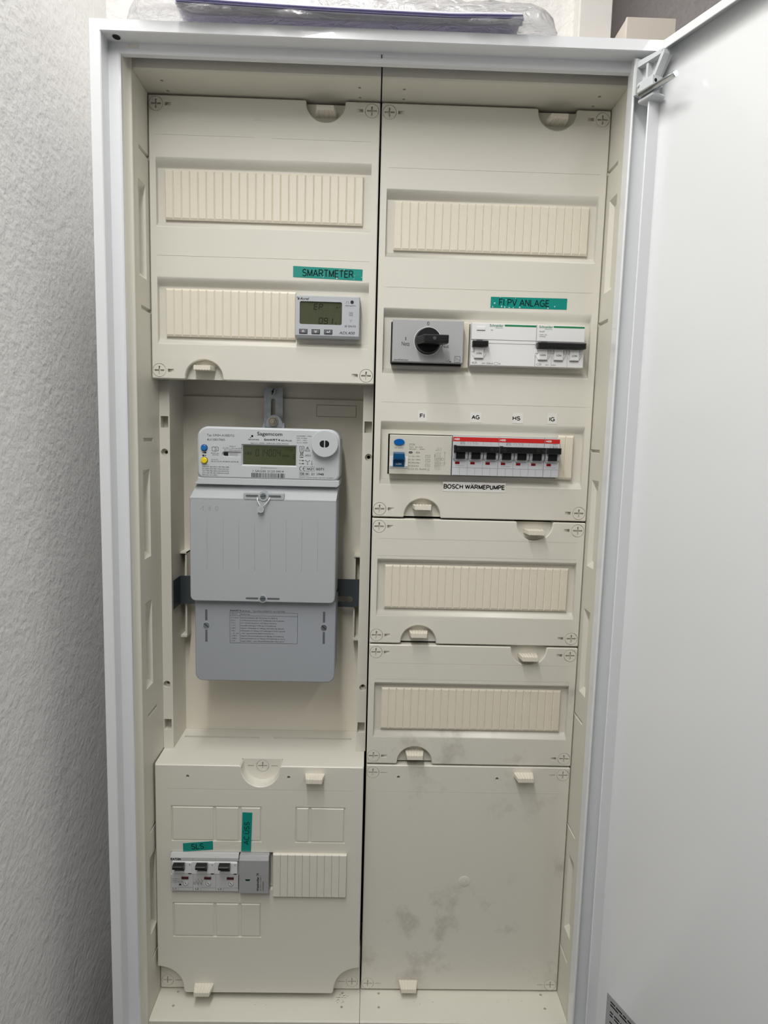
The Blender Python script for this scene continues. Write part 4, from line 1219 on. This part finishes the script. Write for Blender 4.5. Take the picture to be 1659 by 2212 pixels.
p_.text('0', 307.3, 815.4, 4.0, yr, 2.5, align='C').text('I', 283.0, 798.6, 3.8, yr, 0.7, align='C').text('Netz', 283.0, 792.8, 4.6, yr, 8.6, align='C').text('Not', 327.0, 791.6, 4.2, yr, 7.6, align='C')
p_.text('sontheimer', 270.8, 776.6, 2.1, yr, 16.0, bold=0.006)
p_.frame(337.6, 343.6, 776.6, 782.8, 0.35, yr).line([(338.4, 781.4), (342.0, 778.8), (343.4, 778.8)], 0.3, yr).line([(338.2, 779.0), (339.8, 779.0)], 0.3, yr)
p_.line([(328.0, 777.2), (329.8, 777.2), (331.8, 778.8)], 0.35, yr).line([(331.6, 777.0), (334.0, 777.0)], 0.7, yr)
p_.build('printing', INK, rs)

# ------------------------------------------------------------------ white residual current device and C25 breaker
def cup_switch(parent, xc, y, zc):
    """round cup with the rocker below a black toggle"""
    m = MB(); n = 28
    for k in range(n):
        a0 = math.pi + math.pi * k / n; a1 = math.pi + math.pi * (k + 1) / n
        for (r0, ya, r1, yb) in ((8.7, 0, 8.3, -1.1), (8.3, -1.1, 6.2, 0.9)):
            Q = lambda r, a, yy: (xc + r * 0.98 * math.cos(a), y + yy, zc + r * 0.98 * math.sin(a) + 3.0)
            m.face([Q(r0, a0, ya), Q(r0, a1, ya), Q(r1, a1, yb), Q(r1, a0, yb)], True)
    for sx in (-1, 1):
        m.box(min(xc + sx * 5.6, xc + sx * 8.6), max(xc + sx * 5.6, xc + sx * 8.6), y - 1.0, y + 0.5, zc + 2.8, zc + 7.4)
    o = m.build('switch_cup', DEVW, parent)
    s = MB(); s.bbox(xc - 5.2, xc + 5.0, y - 2.4, y + 0.6, zc - 4.6, zc + 7.5, 0.5)
    rk = s.build('rocker', DEVW, parent)
    MB().rect(xc - 4.8, xc + 4.8, zc - 5.2, zc - 4.7, y - 1.6).build('rocker_gap', GREYINK, rk)
    MB().text('I.ON', xc, zc - 0.4, 2.0, y - 2.46, 5.6, bold=0.02, align='C').build('rocker_print', INK, rk)

rd = thing('residual_current_device', 'wide white four-module residual current device marked 40A, right of the rotary switch', 'residual current device', (391.6, -4, 774))
wY = -10.0
m = MB(); m.bbox(355.7, 427.6, wY, 12, 774.3, 802.0, 0.5).bbox(355.7, 427.6, wY - 0.9, 12, 802.0, 820.0, 0.5).bbox(373.2, 427.6, wY - 0.5, 0, 798.4, 801.8, 0.3)
m.build('body', DEVW, rd)
MB().bbox(361.2, 370.4, wY - 1.9, wY, 812.0, 815.8, 0.4).build('test_button', DEVW, rd)
MB().rect(361.0, 370.6, 811.6, 812.0, wY - 1.0).build('button_gap', INK, rd)
MB().bbox(361.4, 368.0, wY - 1.0, wY, 800.2, 802.2, 0.2).build('flag_window', KEYG, rd)
MB().bbox(356.6, 373.6, wY - 9, wY, 794.2, 800.0, 1.2).build('toggle', BLACK, rd)
cup_switch(rd, 364.6, wY, 786.4)
p_ = MB(); yp = wY - 1.0
p_.text('Schneider', 375.3, 816.4, 2.7, yp, 15.2, bold=0.016).text('Electric', 382.0, 814.7, 1.2, yp, 8.2).bbox(392.0, 427.0, yp, yp + 0.1, 816.9, 818.9, 0.02)
p_.build('green_print', GREEN, rd)
p_ = MB(); p_.text('iID', 376.6, 811.8, 1.6, yp, 2.6)
yb_ = wY - 0.06
p_.text('40A', 357.0, 775.7, 2.7, yb_, 6.2).text('400V~', 368.2, 775.7, 1.6, yb_, 5.2).text('300mA', 373.6, 775.6, 2.2, yb_, 7.6).frame(382.2, 386.4, 775.4, 777.8, 0.25, yb_).text('✽', 387.2, 775.4, 2.4, yb_)
p_.build('printing', GREYINK, rd)

cb = thing('circuit_breaker', 'white three-pole circuit breaker marked C25 with one long black toggle bar', 'circuit breaker', (455, -4, 774))
m = MB(); m.bbox(428.0, 481.6, wY, 12, 774.3, 802.0, 0.5).bbox(428.0, 481.6, wY - 0.9, 12, 802.0, 820.0, 0.5)
m.build('body', DEVW, cb)
MB().bbox(433.4, 439.8, wY - 1.0, wY, 800.2, 802.2, 0.2).build('flag_window', KEYG, cb)
MB().bbox(428.2, 481.4, wY - 9, wY, 794.3, 800.2, 1.2).build('toggle', BLACK, cb)
for xc in (435.6, 453.2, 470.8): cup_switch(cb, xc, wY, 786.4)
p_ = MB(); p_.text('Schneider', 430.2, 816.4, 2.7, yp, 15.2, bold=0.016).text('Electric', 436.8, 814.7, 1.2, yp, 8.2).bbox(446.2, 480.6, yp, yp + 0.1, 817.0, 818.9, 0.02)
p_.build('green_print', GREEN, cb)
p_ = MB(); p_.text('Acti9', 430.6, 811.8, 1.9, yp, 5.6).text('iC60N C25', 430.6, 808.6, 1.3, yp, 8.4).text('A9F04325', 430.6, 806.6, 1.2, yp, 7.2)
p_.text('C25', 429.2, 775.9, 2.4, yb_, 5.6).text('400V~', 439.4, 776.0, 1.3, yb_, 4.6).text('6000', 446.0, 776.0, 1.4, yb_, 4.8)
for xx in (445.6, 463.4): p_.line([(xx, 774.6), (xx, 793.5)], 0.2, yb_)
p_.build('printing', GREYINK, cb)

# ------------------------------------------------------------------ residual current breaker with blue switch
rb = thing('residual_current_breaker', 'warm grey residual current breaker with blue oval button and blue I-ON switch', 'residual current device', (303.6, -4, 650.6))
bY = -8.0
MB().bbox(268.8, 339.0, bY, 12, 651.0, 695.4, 0.7).build('body', RCCB, rb)
ov = MB().cyl(279.3, 687.3, 3.7, bY - 1.8, bY, 30, sx=1.62)
ov.build('test_button', BLUE, rb, bevel=0.4)
sw = MB()
for k in range(2):
    xs0 = (269.0, 285.8)[k]
    sw.box(xs0, xs0 + 3.8, bY - 2.2, bY, 660.0, 671.0)
sw.bbox(269.0, 289.6, bY - 1.0, bY, 658.0, 660.4, 0.4)
sw.build('switch_cheeks', DEVW, rb, bevel=0.8)
bl = MB()
bl.mesh([(272.9, bY - 9.5, 674.8), (285.5, bY - 9.5, 674.8), (285.5, bY - 9.5, 668.2), (272.9, bY - 9.5, 668.2), (272.9, bY, 676.2), (285.5, bY, 676.2), (285.5, bY - 3, 666.4), (272.9, bY - 3, 666.4)],
        [(0, 3, 2, 1), (0, 1, 5, 4), (3, 7, 6, 2), (0, 4, 7, 3), (1, 2, 6, 5)])
bl.build('toggle', BLUED, rb, bevel=0.5)
lw_ = MB().bbox(272.8, 285.4, bY - 2.6, bY, 659.6, 667.2, 0.3).build('toggle_foot', BLUED, rb)
MB().text('I-ON', 279.2, 661.6, 2.2, bY - 2.66, 6.0, align='C').build('toggle_print', WHITEINK, lw_)
p_ = MB(); yq = bY - 0.06
p_.text('Test regularly', 273.8, 680.2, 1.6, yq, 10.2)
p_.text('STCB1', 290.6, 683.9, 2.1, yq, 6.6).text('Type B', 290.6, 681.4, 1.5, yq, 4.8).text('IΔn: 0.03A', 297.6, 681.4, 1.5, yq, 8.4).text('400V/230V~', 290.6, 679.0, 1.3, yq, 9.2).text('50/60Hz', 302.6, 679.2, 1.3, yq, 6.0)
p_.text('40A', 298.4, 674.8, 2.4, yq, 4.8).text('Im = IΔm = 500A', 290.6, 671.0, 1.5, yq, 12.2).text('Inc = IΔc = 10000A', 290.6, 667.2, 1.5, yq, 13.2).text('IEC/EN61008-1', 290.6, 663.6, 1.6, yq, 13).text('IEC/EN62423', 290.6, 660.0, 1.6, yq, 11.4)
p_.text('CC FC', 293.2, 656.2, 2.2, yq, 8.6).text('RoHS', 303.2, 656.4, 2.0, yq, 7.6).text('UK', 312.0, 657.2, 1.1, yq, 2.6).text('CA', 312.0, 655.7, 1.1, yq, 2.6).flat([circle(291.2, 657.2, 1.1, 12), circle(291.2, 657.2, 0.85, 12)], yq)
p_.flat([rrect(290.2, 294.8, 674.6, 677.2, 1.2, 3)], yq)
for zz_ in (671.8, 667.0, 661.8): p_.frame(309.4, 314.6, zz_ - 1.5, zz_ + 1.5, 0.25, yq).line([(310.2, zz_), (311.6, zz_ + 0.6), (312.6, zz_ - 0.6), (313.8, zz_)], 0.25, yq)
for k in range(4):
    xx = 321.6 + k * 1.6
    p_.line([(xx + 0.6, 682.0), (xx + 0.6, 678.0)], 0.22, yq).line([(xx + 1.1, 676.8), (xx, 675.4), (xx - 0.2, 656.4)], 0.22, yq)
p_.line([(320.0, 675.8), (320.0, 658.6)], 0.22, yq).line([(320.0, 678.6), (323.6, 679.6)], 0.2, yq).flat([rectl(319.4, 320.6, 671.6, 674.2), rectl(319.6, 320.4, 671.8, 674.0)], yq)
for zz_ in (669.0, 664.6): p_.flat([rrect(320.8, 328.2, zz_ - 1.0, zz_ + 1.0, 0.9, 3), rrect(321.0, 328.0, zz_ - 0.8, zz_ + 0.8, 0.7, 3)], yq)
p_.flat([circle(328.6, 669.2, 1.7, 14), circle(328.6, 669.2, 1.45, 14)], yq).line([(331.2, 676), (331.2, 667)], 0.2, yq).flat([circle(331.2, 676.6, 0.9, 12), circle(331.2, 676.6, 0.65, 12)], yq)
p_.frame(329.6, 331.8, 663.6, 665.6, 0.2, yq).line([(320.0, 661.4), (331.0, 661.9)], 0.2, yq).line([(331.2, 667), (331.2, 661.6)], 0.2, yq)
p_.build('printing', GREYINK, rb)

# ------------------------------------------------------------------ grey breakers with red band
def band_breaker(x0, poles, label, first=True):
    wd = 17.25 * poles
    x1 = x0 + wd
    t = thing('circuit_breaker', label, 'circuit breaker', ((x0 + x1) / 2, -4, 651.4), 'grey breakers with a red band')
    Yb = -8.0
    m = MB(); m.bbox(x0, x1, Yb, 12, 651.4, 696.0, 0.4)
    m.build('body', DEVG, t)
    MB().box(x0 + 0.15, x1 - 0.15, Yb - 0.15, Yb, 689.8, 694.6).build('red_band', RED, t)
    # black toggle bar with its pole handles
    tg = MB()
    tg.bbox(x0 + 0.9, x1 - 0.6, Yb - 10.0, Yb - 2, 678.0, 684.9, 0.8)
    if poles > 1:
        tg.box(x0 + 0.6, x0 + 3.2, Yb - 9, Yb - 2, 677.2, 685.6)
    tgo = tg.build('toggle', BLACK, t)
    if poles > 1:
        for xx in (x0 + 3.0, x1 - 11.0, x1 - 5.2): MB().rect(xx, xx + 4.2, 679.8, 683.2, Yb - 10.05).build('toggle_notch', BLACKM, tgo)
    for k in range(poles):
        a = x0 + k * 17.25
        MB().bbox(a + 3.4, a + 13.6, Yb - 5.5, Yb + 0.2, 670.6, 680.5, 0.4).build('pole_handle', BLACK, t)
        for sx in (0, 1):
            ca = a + (0.5 if sx == 0 else 13.8)
            c = MB()
            pr = [(Yb, 682), (Yb - 4.6, 680.6), (Yb - 4.6, 674), (Yb - 3.2, 671), (Yb, 668.8)]
            for xx in (ca, ca + 2.9): c.face([(xx, p[0], p[1]) for p in pr])
            for i in range(len(pr)):
                p, q = pr[i], pr[(i + 1) % len(pr)]
                c.face([(ca, p[0], p[1]), (ca, q[0], q[1]), (ca + 2.9, q[0], q[1]), (ca + 2.9, p[0], p[1])])
            c.build('cheek', DEVG, t)
        c = MB(); c.bbox(a + 2.0, a + 15.2, Yb - 2.2, Yb, 668.4, 670.6, 0.6); c.build('cheek_base', DEVG, t)
        MB().bbox(a + 3.2, a + 8.2, Yb - 0.25, Yb, 664.2, 667.0, 0.05).build('contact_window', REDW, t)
    p_ = MB(); yy = Yb - 0.06
    for k in range(poles):
        a = x0 + k * 17.25
        if k: p_.line([(a, 651.8), (a, 669)], 0.22, yy).line([(a, 686.5), (a, 689.6)], 0.22, yy)
        p_.line([(a + 8.6, 651.6), (a + 8.6, 660.0)], 0.2, yy).line([(a + 8.6, 686.4), (a + 8.6, 689.6)], 0.15, yy)
    p_.line([(x0 + 0.4, 660.2), (x1 - 0.4, 660.2)], 0.25, yy)
    p_.build('seam_lines', GREYINK, t)
    p_ = MB()
    xo = x0 + (8.6 if poles > 1 else 9.4)
    p_.text('S203' if poles > 1 else 'S201', xo, 688.2, 1.5, yy, 5.0).text('B16', xo, 685.0 if poles == 1 else 686.4, 1.6 if poles > 1 else 2.2, yy, 5.4)
    if poles > 1:
        for k in range(3):
            xx = x0 + 19.4 + k * 3.6
            p_.line([(xx, 689.0), (xx + 1.2, 687.6), (xx, 686.6)], 0.25, yy).text(str(2 * k + 1), xx - 0.8, 688.2, 1.0, yy)
    else:
        p_.line([(x0 + 6.0, 688.8), (x0 + 6.8, 686.4), (x0 + 6.0, 684.4)], 0.25, yy)
    p_.line([(x0 + 3.2, 662.4), (x0 + 13.8, 662.4)], 0.25, yy)
    p_.build('printing', GREYINK, t)
    sans(MB(), 'ABB', x0 + 1.2, 691.2, 2.1, Yb - 0.2, 6.2, 0.24).build('band_print', WHITEINK, t)
    return t
band_breaker(340.0, 3, 'grey three-pole breaker with red band, touching the blue-switched device')
band_breaker(392.0, 3, 'grey three-pole breaker with red band, between another three-pole and the single-pole one')
band_breaker(444.1, 1, 'narrow single-pole grey breaker with red band at the right end of its row')

# ------------------------------------------------------------------ main switch with three black levers
sw3 = thing('main_switch', 'grey three-pole main breaker with three separate black levers marked L1 L2 L3', 'circuit breaker', (61, -12, 146.6))
sY = -20.0
m = MB()
m.mesh([(21.0, sY, 185.8), (101.4, sY, 185.8), (101.4, sY, 189.6), (21.0, sY, 189.6), (21.0, sY + 2.5, 194.0), (101.4, sY + 2.5, 194.0)], [(0, 1, 2, 3), (3, 2, 5, 4)])
m.bbox(21.0, 101.2, sY, 3, 146.8, 168.2, 0.4)
m.box(21.0, 101.4, sY + 2.5, 3, 168.2, 194.0)
m.face([(21, sY, 185.8), (21, sY, 189.6), (21, sY + 2.5, 194), (21, sY + 2.5, 185.8)])
m.face([(101.4, sY, 185.8), (101.4, sY, 189.6), (101.4, sY + 2.5, 194), (101.4, sY + 2.5, 185.8)])
m.face([(21, sY, 185.8), (101.4, sY, 185.8), (101.4, sY + 2.5, 185.8), (21, sY + 2.5, 185.8)])
m.build('body', SLSG, sw3)
MB().prism(rrect(22.2, 100.4, 168.8, 185.2, 1.6, 3), sY - 0.6, sY + 3, 0.6).build('lever_panel', SLSL, sw3)
yv = sY - 0.7
for k in range(3):
    a = 21.0 + k * 26.9
    lv = MB()
    lv.bbox(a + 5.6, a + 16.6, sY - 3.0, sY, 174.6, 182.0, 0.3)
    lv.bbox(a + 4.4, a + 17.0, sY - 10.0, sY - 2, 180.2, 184.6, 1.0)
    lv.build('lever', BLACK, sw3)
    MB().bbox(a + 5.4, a + 16.8, sY - 1.4, sY, 170.6, 174.6, 0.3).build('lever_stop', SLSL, sw3)
    MB().bbox(a + 17.6, a + 25.6, sY - 1.3, sY, 170.4, 184.2, 0.4).build('lever_guard', SLSL, sw3)
    MB().bbox(a + 12.8, a + 21.0, yv - 0.2, yv + 0.9, 162.6, 165.4, 0.1).build('status_window', MAROON, sw3)
    s_ = MB().cyl(a + 17.6, 157.0, 2.9, yv + 0.3, yv + 1.2, 22).build('terminal_screw', SLSL, sw3)
    MB().flat([circle(a + 17.6, 157.0, 2.95, 22), circle(a + 17.6, 157.0, 2.6, 22)], yv + 0.2).build('screw_ring', GREYINK, s_)
    MB().line([(a + 16.6, 158.2), (a + 18.6, 155.8)], 0.9, yv + 0.25).build('screw_slot', GREYINK, s_)
p_ = MB(); yp_ = sY - 0.06
sans(p_, 'EATON', 21.4, 186.4, 2.6, yp_, 11.6, 0.26)
for k in range(3):
    a = 21.0 + k * 26.9
    p_.text('L%d' % (k + 1), a + 2.2, 148.6, 2.9, yp_, 3.8).text('I', a + 22.6, 180.4, 2.2, sY - 1.36, 0.5, bold=0.02).rect(a + 20.8, a + 24.4, 169.2, 170.4, sY - 0.65)
p_.text('LSHU-E35/3-HL', 21.4, 161.8, 1.1, yp_, 11).text('~230/400V', 21.4, 159.4, 1.1, yp_, 7).text('In = 35A', 21.4, 157.4, 1.1, yp_, 7).mesh([(30, yp_, 154.2), (34, yp_, 154.2), (32, yp_, 156.8)], [(0, 1, 2)])
p_.flat([rectl(29.2, 34.8, 157.8, 159.8), rectl(29.5, 34.5, 158.1, 159.5)], yp_)
for k in range(3):
    xx = 50.0 + k * 3.8
    p_.line([(xx, 154.2), (xx, 157.4), (xx + 1.4, 160.2), (xx, 161.0), (xx, 163.0)], 0.3, yp_).frame(xx - 2.0, xx - 0.6, 156.0, 158.6, 0.25, yp_)
p_.build('printing', INK, sw3)
p_ = MB()
for xx in (47.5, 74.4): p_.line([(xx, 147.0), (xx, 168.0)], 0.25, yp_).line([(xx, 186.0), (xx, 189.5)], 0.25, yp_)
for k in range(3):
    a = 21.0 + k * 26.9
    p_.line([(a + 8.6, 147.2), (a + 8.6, 151.4), (a + 26.4, 151.4)], 0.25, yp_)
p_.build('seam_lines', GREYINK, sw3)

# ------------------------------------------------------------------ surge arrester
sa = thing('surge_arrester', 'plain dark grey surge arrester block beside the three-lever main breaker', 'surge arrester', (120, -12, 145.8))
aY2 = -24.0
m = MB()
pr = [(aY2 + 3.4, 194.0), (aY2, 189.4), (aY2, 147.4), (aY2 + 1.6, 145.8), (3, 145.8), (3, 194.0)]
for xx in (102.6, 137.8): m.face([(xx, a, b) for a, b in pr])
for k in range(len(pr)):
    a, b = pr[k], pr[(k + 1) % len(pr)]
    m.face([(102.6, *a), (102.6, *b), (137.8, *b), (137.8, *a)])
m.build('body', SPD, sa, bevel=1.2, seg=3)
MB().mesh([(110.0, aY2 - 0.06, 165.8), (116.2, aY2 - 0.06, 165.8), (115.4, aY2 - 0.06, 164.0), (110.8, aY2 - 0.06, 164.0)], [(3, 2, 1, 0)]).build('status_frame', INK, sa)
MB().rect(110.8, 115.2, 163.4, 164.2, aY2 - 0.08).build('status_lamp', LEDG, sa)
p_ = MB(); y_ = aY2 - 0.06
p_.text('Weidmüller', 126.2, 150.6, 2.5, y_, 18.6, bold=0.03, rot=math.pi / 2).text('VPU ZPA I 1 3 300/7,3', 129.2, 150.8, 1.5, y_, 19.6, rot=math.pi / 2).text('2630900000', 132.2, 150.8, 1.5, y_, 12.6, rot=math.pi / 2)
p_.line([(123.4, 170.6), (126.2, 173.6)], 0.7, y_).line([(123.6, 173.6), (125.0, 172.2)], 0.7, y_).line([(125.2, 171.4), (126.4, 170.6)], 0.7, y_)
p_.build('printing', INK, sa)

# ------------------------------------------------------------------ adhesive labels
def sticker(name, label, corners, y, matl, txt, th, tw, cx=None, cz=None, rot=0.0, bold=0.0, ink=None, group=None):
    """flat tape strip with its lettering; corners (x, z) counter-clockwise from bottom left"""
    zs = [c[1] for c in corners]; xs = [c[0] for c in corners]
    t = thing(name, label, 'label', ((min(xs) + max(xs)) / 2, y - 0.1, min(zs)), group)
    MB().prism(corners, y - 0.28, y - 0.01, 0.0).build('tape', matl, t)
    cx = cx if cx is not None else sum(xs) / 4; cz = cz if cz is not None else sum(zs) / 4
    dx, dz = (-th / 2 * -math.sin(rot), -th / 2 * math.cos(rot))
    sans(MB(), txt, cx + dx, cz + dz, th, y - 0.31, tw, 0.20 if bold else 0.125, 'C', rot).build('lettering', ink or INK, t)
    return t
g1 = 'teal label tapes'
tapes = []
tapes.append(sticker('label_tape', 'teal tape label reading SMARTMETER', [(157.3, 865.1), (233.7, 863.3), (233.8, 875.3), (157.3, 876.9)], 0, TEAL, 'SMARTMETER', 8.0, 56, cx=195.6, cz=870.0, group=g1, rot=-0.005))
tapes.append(sticker('label_tape', 'teal tape label reading FI PV ANLAGE', [(377.0, 838.6), (462.4, 838.9), (462.6, 850.9), (377.1, 850.5)], 0, TEAL, 'FI PV ANLAGE', 7.6, 56, cx=414.5, cz=844.9, group=g1))
sticker('label_tape', 'short slightly tilted teal tape label reading SLS', [(34.6, 193.9), (70.2, 197.1), (69.8, 208.0), (34.3, 204.6)], yF, TEAL, 'SLS', 7.0, 14.6, cx=51.6, cz=200.9, rot=0.09, group=g1)
sticker('label_tape', 'upright teal tape label reading AC.ÜSS', [(103.7, 195.6), (115.2, 195.3), (116.8, 244.8), (105.2, 245.3)], yF - 0.35, TEAL, 'AC.ÜSS', 6.4, 28.6, cx=110.2, cz=218.8, rot=math.pi / 2 - 0.03, group=g1)
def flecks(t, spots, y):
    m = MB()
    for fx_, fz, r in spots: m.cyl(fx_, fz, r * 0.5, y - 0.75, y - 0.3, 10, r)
    m.build('bubble_glints', WHITEINK, t)  # air bubbles in the tape, their specular glints coloured white
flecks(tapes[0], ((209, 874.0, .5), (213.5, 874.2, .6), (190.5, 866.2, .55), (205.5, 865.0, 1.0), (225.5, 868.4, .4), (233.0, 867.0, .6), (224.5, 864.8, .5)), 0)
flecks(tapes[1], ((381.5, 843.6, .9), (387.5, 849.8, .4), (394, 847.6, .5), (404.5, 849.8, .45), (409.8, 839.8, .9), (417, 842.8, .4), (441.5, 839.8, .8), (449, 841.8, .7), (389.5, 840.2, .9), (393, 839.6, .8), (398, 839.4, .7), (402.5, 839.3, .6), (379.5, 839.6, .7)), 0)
g2 = 'white letter labels'
for tx, xa, xb, za, zb, cx in (('FI', 300.3, 309.9, 711.2, 723.2, 304.8), ('AG', 359.4, 372.2, 711.4, 722.8, 365.6), ('HS', 408.0, 420.0, 711.9, 723.4, 412.2), ('IG', 447.8, 458.6, 712.0, 723.8, 452.8)):
    sticker('label_tape', 'small white label reading %s above the breakers' % tx, rectl(xa, xb, za, zb), 0, TAPEW, tx, 4.9, 5.2 if tx in ('FI',) else (5.8 if tx == 'IG' else 8.4), cx=cx, cz=717.4, bold=0.02, group=g2)
sticker('label_tape', 'white strip label reading WÄRMEPUMPE below the breaker row', rectl(331.1, 403.6, 632.2, 643.2), 0, TAPEW, 'BOSCH WÄRMEPUMPE', 5.4, 70, cx=367.3, cz=638.0, bold=0.02, group=g2)

# ------------------------------------------------------------------ things on top of and behind the cabinet
ps = thing('paper_stack', 'stack of white papers inside the plastic bag on top of the cabinet', 'papers', (225, -20, 1075.5))
def sheet(dx, z, mtl, front, back=112.0):
    m = MB(); nx, ny = 28, 6; X0, X1 = 60.0 + dx, 378.0 + dx * 0.5
    for top in (0, 0.35):
        g = []
        for i in range(nx + 1):
            t = i / nx
            for k in range(ny + 1):
                s_ = k / ny
                y = front + 6.0 * t + (back - front - 6 * t) * s_
                over = max(0.0, (-78 - y) / 30.0)
                zz_ = z + top - 2.2 * over * math.sin(math.pi * min(1, t * 1.15)) + 1.6 * math.sin(t * 3.0 + 0.4) * (1 - s_) * 0.6 - 3.0 * t * over + 4.5 * over * max(0, t - 0.8) * 5
                g.append((X0 + (X1 - X0) * t + 3 * s_, y, zz_))
        f = []
        for i in range(nx):
            for k in range(ny):
                a = i * (ny + 1) + k
                f.append((a, a + 1, a + ny + 2, a + ny + 1))
        m.mesh(g, f, True)
    return m.build('sheet', mtl, ps)
for k, (dx, fr, mt_, bk) in enumerate(((0, -100.5, PAPER, 112.0), (1.0, -101.6, PAPERB, -84.0), (0.5, -101.2, PAPER, 112.0), (2.0, -102.6, PAPERB, -88.0), (0.0, -103.4, PAPER, 108.0))):
    sheet(dx, 1079.5 + k * 0.9, mt_, fr, bk)

# wrinkled clear bag around the papers
random.seed(21)
bag = MB(); nx, ny = 110, 46
import mathutils.noise as mnoise
def bag_pt(t, a):
    """t along x, a around the bag's cross section"""
    x = 6.0 + 412.0 * t
    endt = min(1.0, t / 0.12, (1 - t) / 0.07)
    endt = math.sin(max(0.0, endt) * math.pi / 2) ** 0.6 if endt > 0 else 0.0
    ca, sa_ = math.cos(a), math.sin(a)
    hy = (104.0 + 4 * math.sin(7 * t)) * (0.75 + 0.25 * endt)
    yc = 8.0
    y = yc + hy * (abs(ca) ** 0.55) * (1 if ca > 0 else -1)
    ht = 40.0 + 14 * math.sin(4.2 * t + 0.6)
    z = 1083 + (ht * endt + 1.0) * sa_ if sa_ > 0 else 1079.5 + 2.9 * endt * sa_ + 0.5
    nz = mnoise.noise(Vector((x * 0.035, y * 0.05, z * 0.05 + a))) + 0.5 * mnoise.noise(Vector((x * 0.09 + 7, y * 0.11, a * 2.5)))
    if y < -84:                              # overhanging front sags and crumples
        ov = min(1.0, (-84 - y) / 14.0)
        z += -5.5 * ov * (0.35 + 0.65 * math.sin(math.pi * min(1, max(0, (t - 0.1) / 0.85)))) + nz * 3.6 * ov
        y += nz * 3.0
    elif sa_ > 0:
        z += nz * 5.0
    z = max(z, 1075.6) if y > -86 else z
    return (x + nz * 2.0, min(y, 117), z)
for i in range(nx):
    for k in range(ny):
        a0, a1 = 2 * math.pi * k / ny, 2 * math.pi * (k + 1) / ny
        bag.face([bag_pt(i / nx, a0), bag_pt((i + 1) / nx, a0), bag_pt((i + 1) / nx, a1), bag_pt(i / nx, a1)], True)
tag(bag.build('plastic_bag', FILM), 'crumpled clear plastic bag holding papers on top of the cabinet', 'plastic bag')

dt = thing('cable_duct', 'upright smooth white cable duct on the wall behind the cabinet', 'cable duct', (506, 112, 1080))
MB().box(486, 526.5, 100, 121.8, 1080, 1619).build('duct_base', DUCTW, dt, bevel=0.8)
MB().box(487, 525.5, 98.6, 100, 1080, 1619).build('duct_lid', DUCTW, dt, bevel=0.5)
wb = thing('junction_box', 'beige plastic box behind the top right corner of the cabinet', 'junction box', (560, 90, 1085))
MB().box(530.5, 588, 64, 210, 1085, 1180).build('box_body', BEIGE, wb, bevel=1.0)
MB().box(530.0, 588.5, 60, 64, 1084.5, 1180.5).build('box_lid', BEIGE, wb, bevel=1.2)
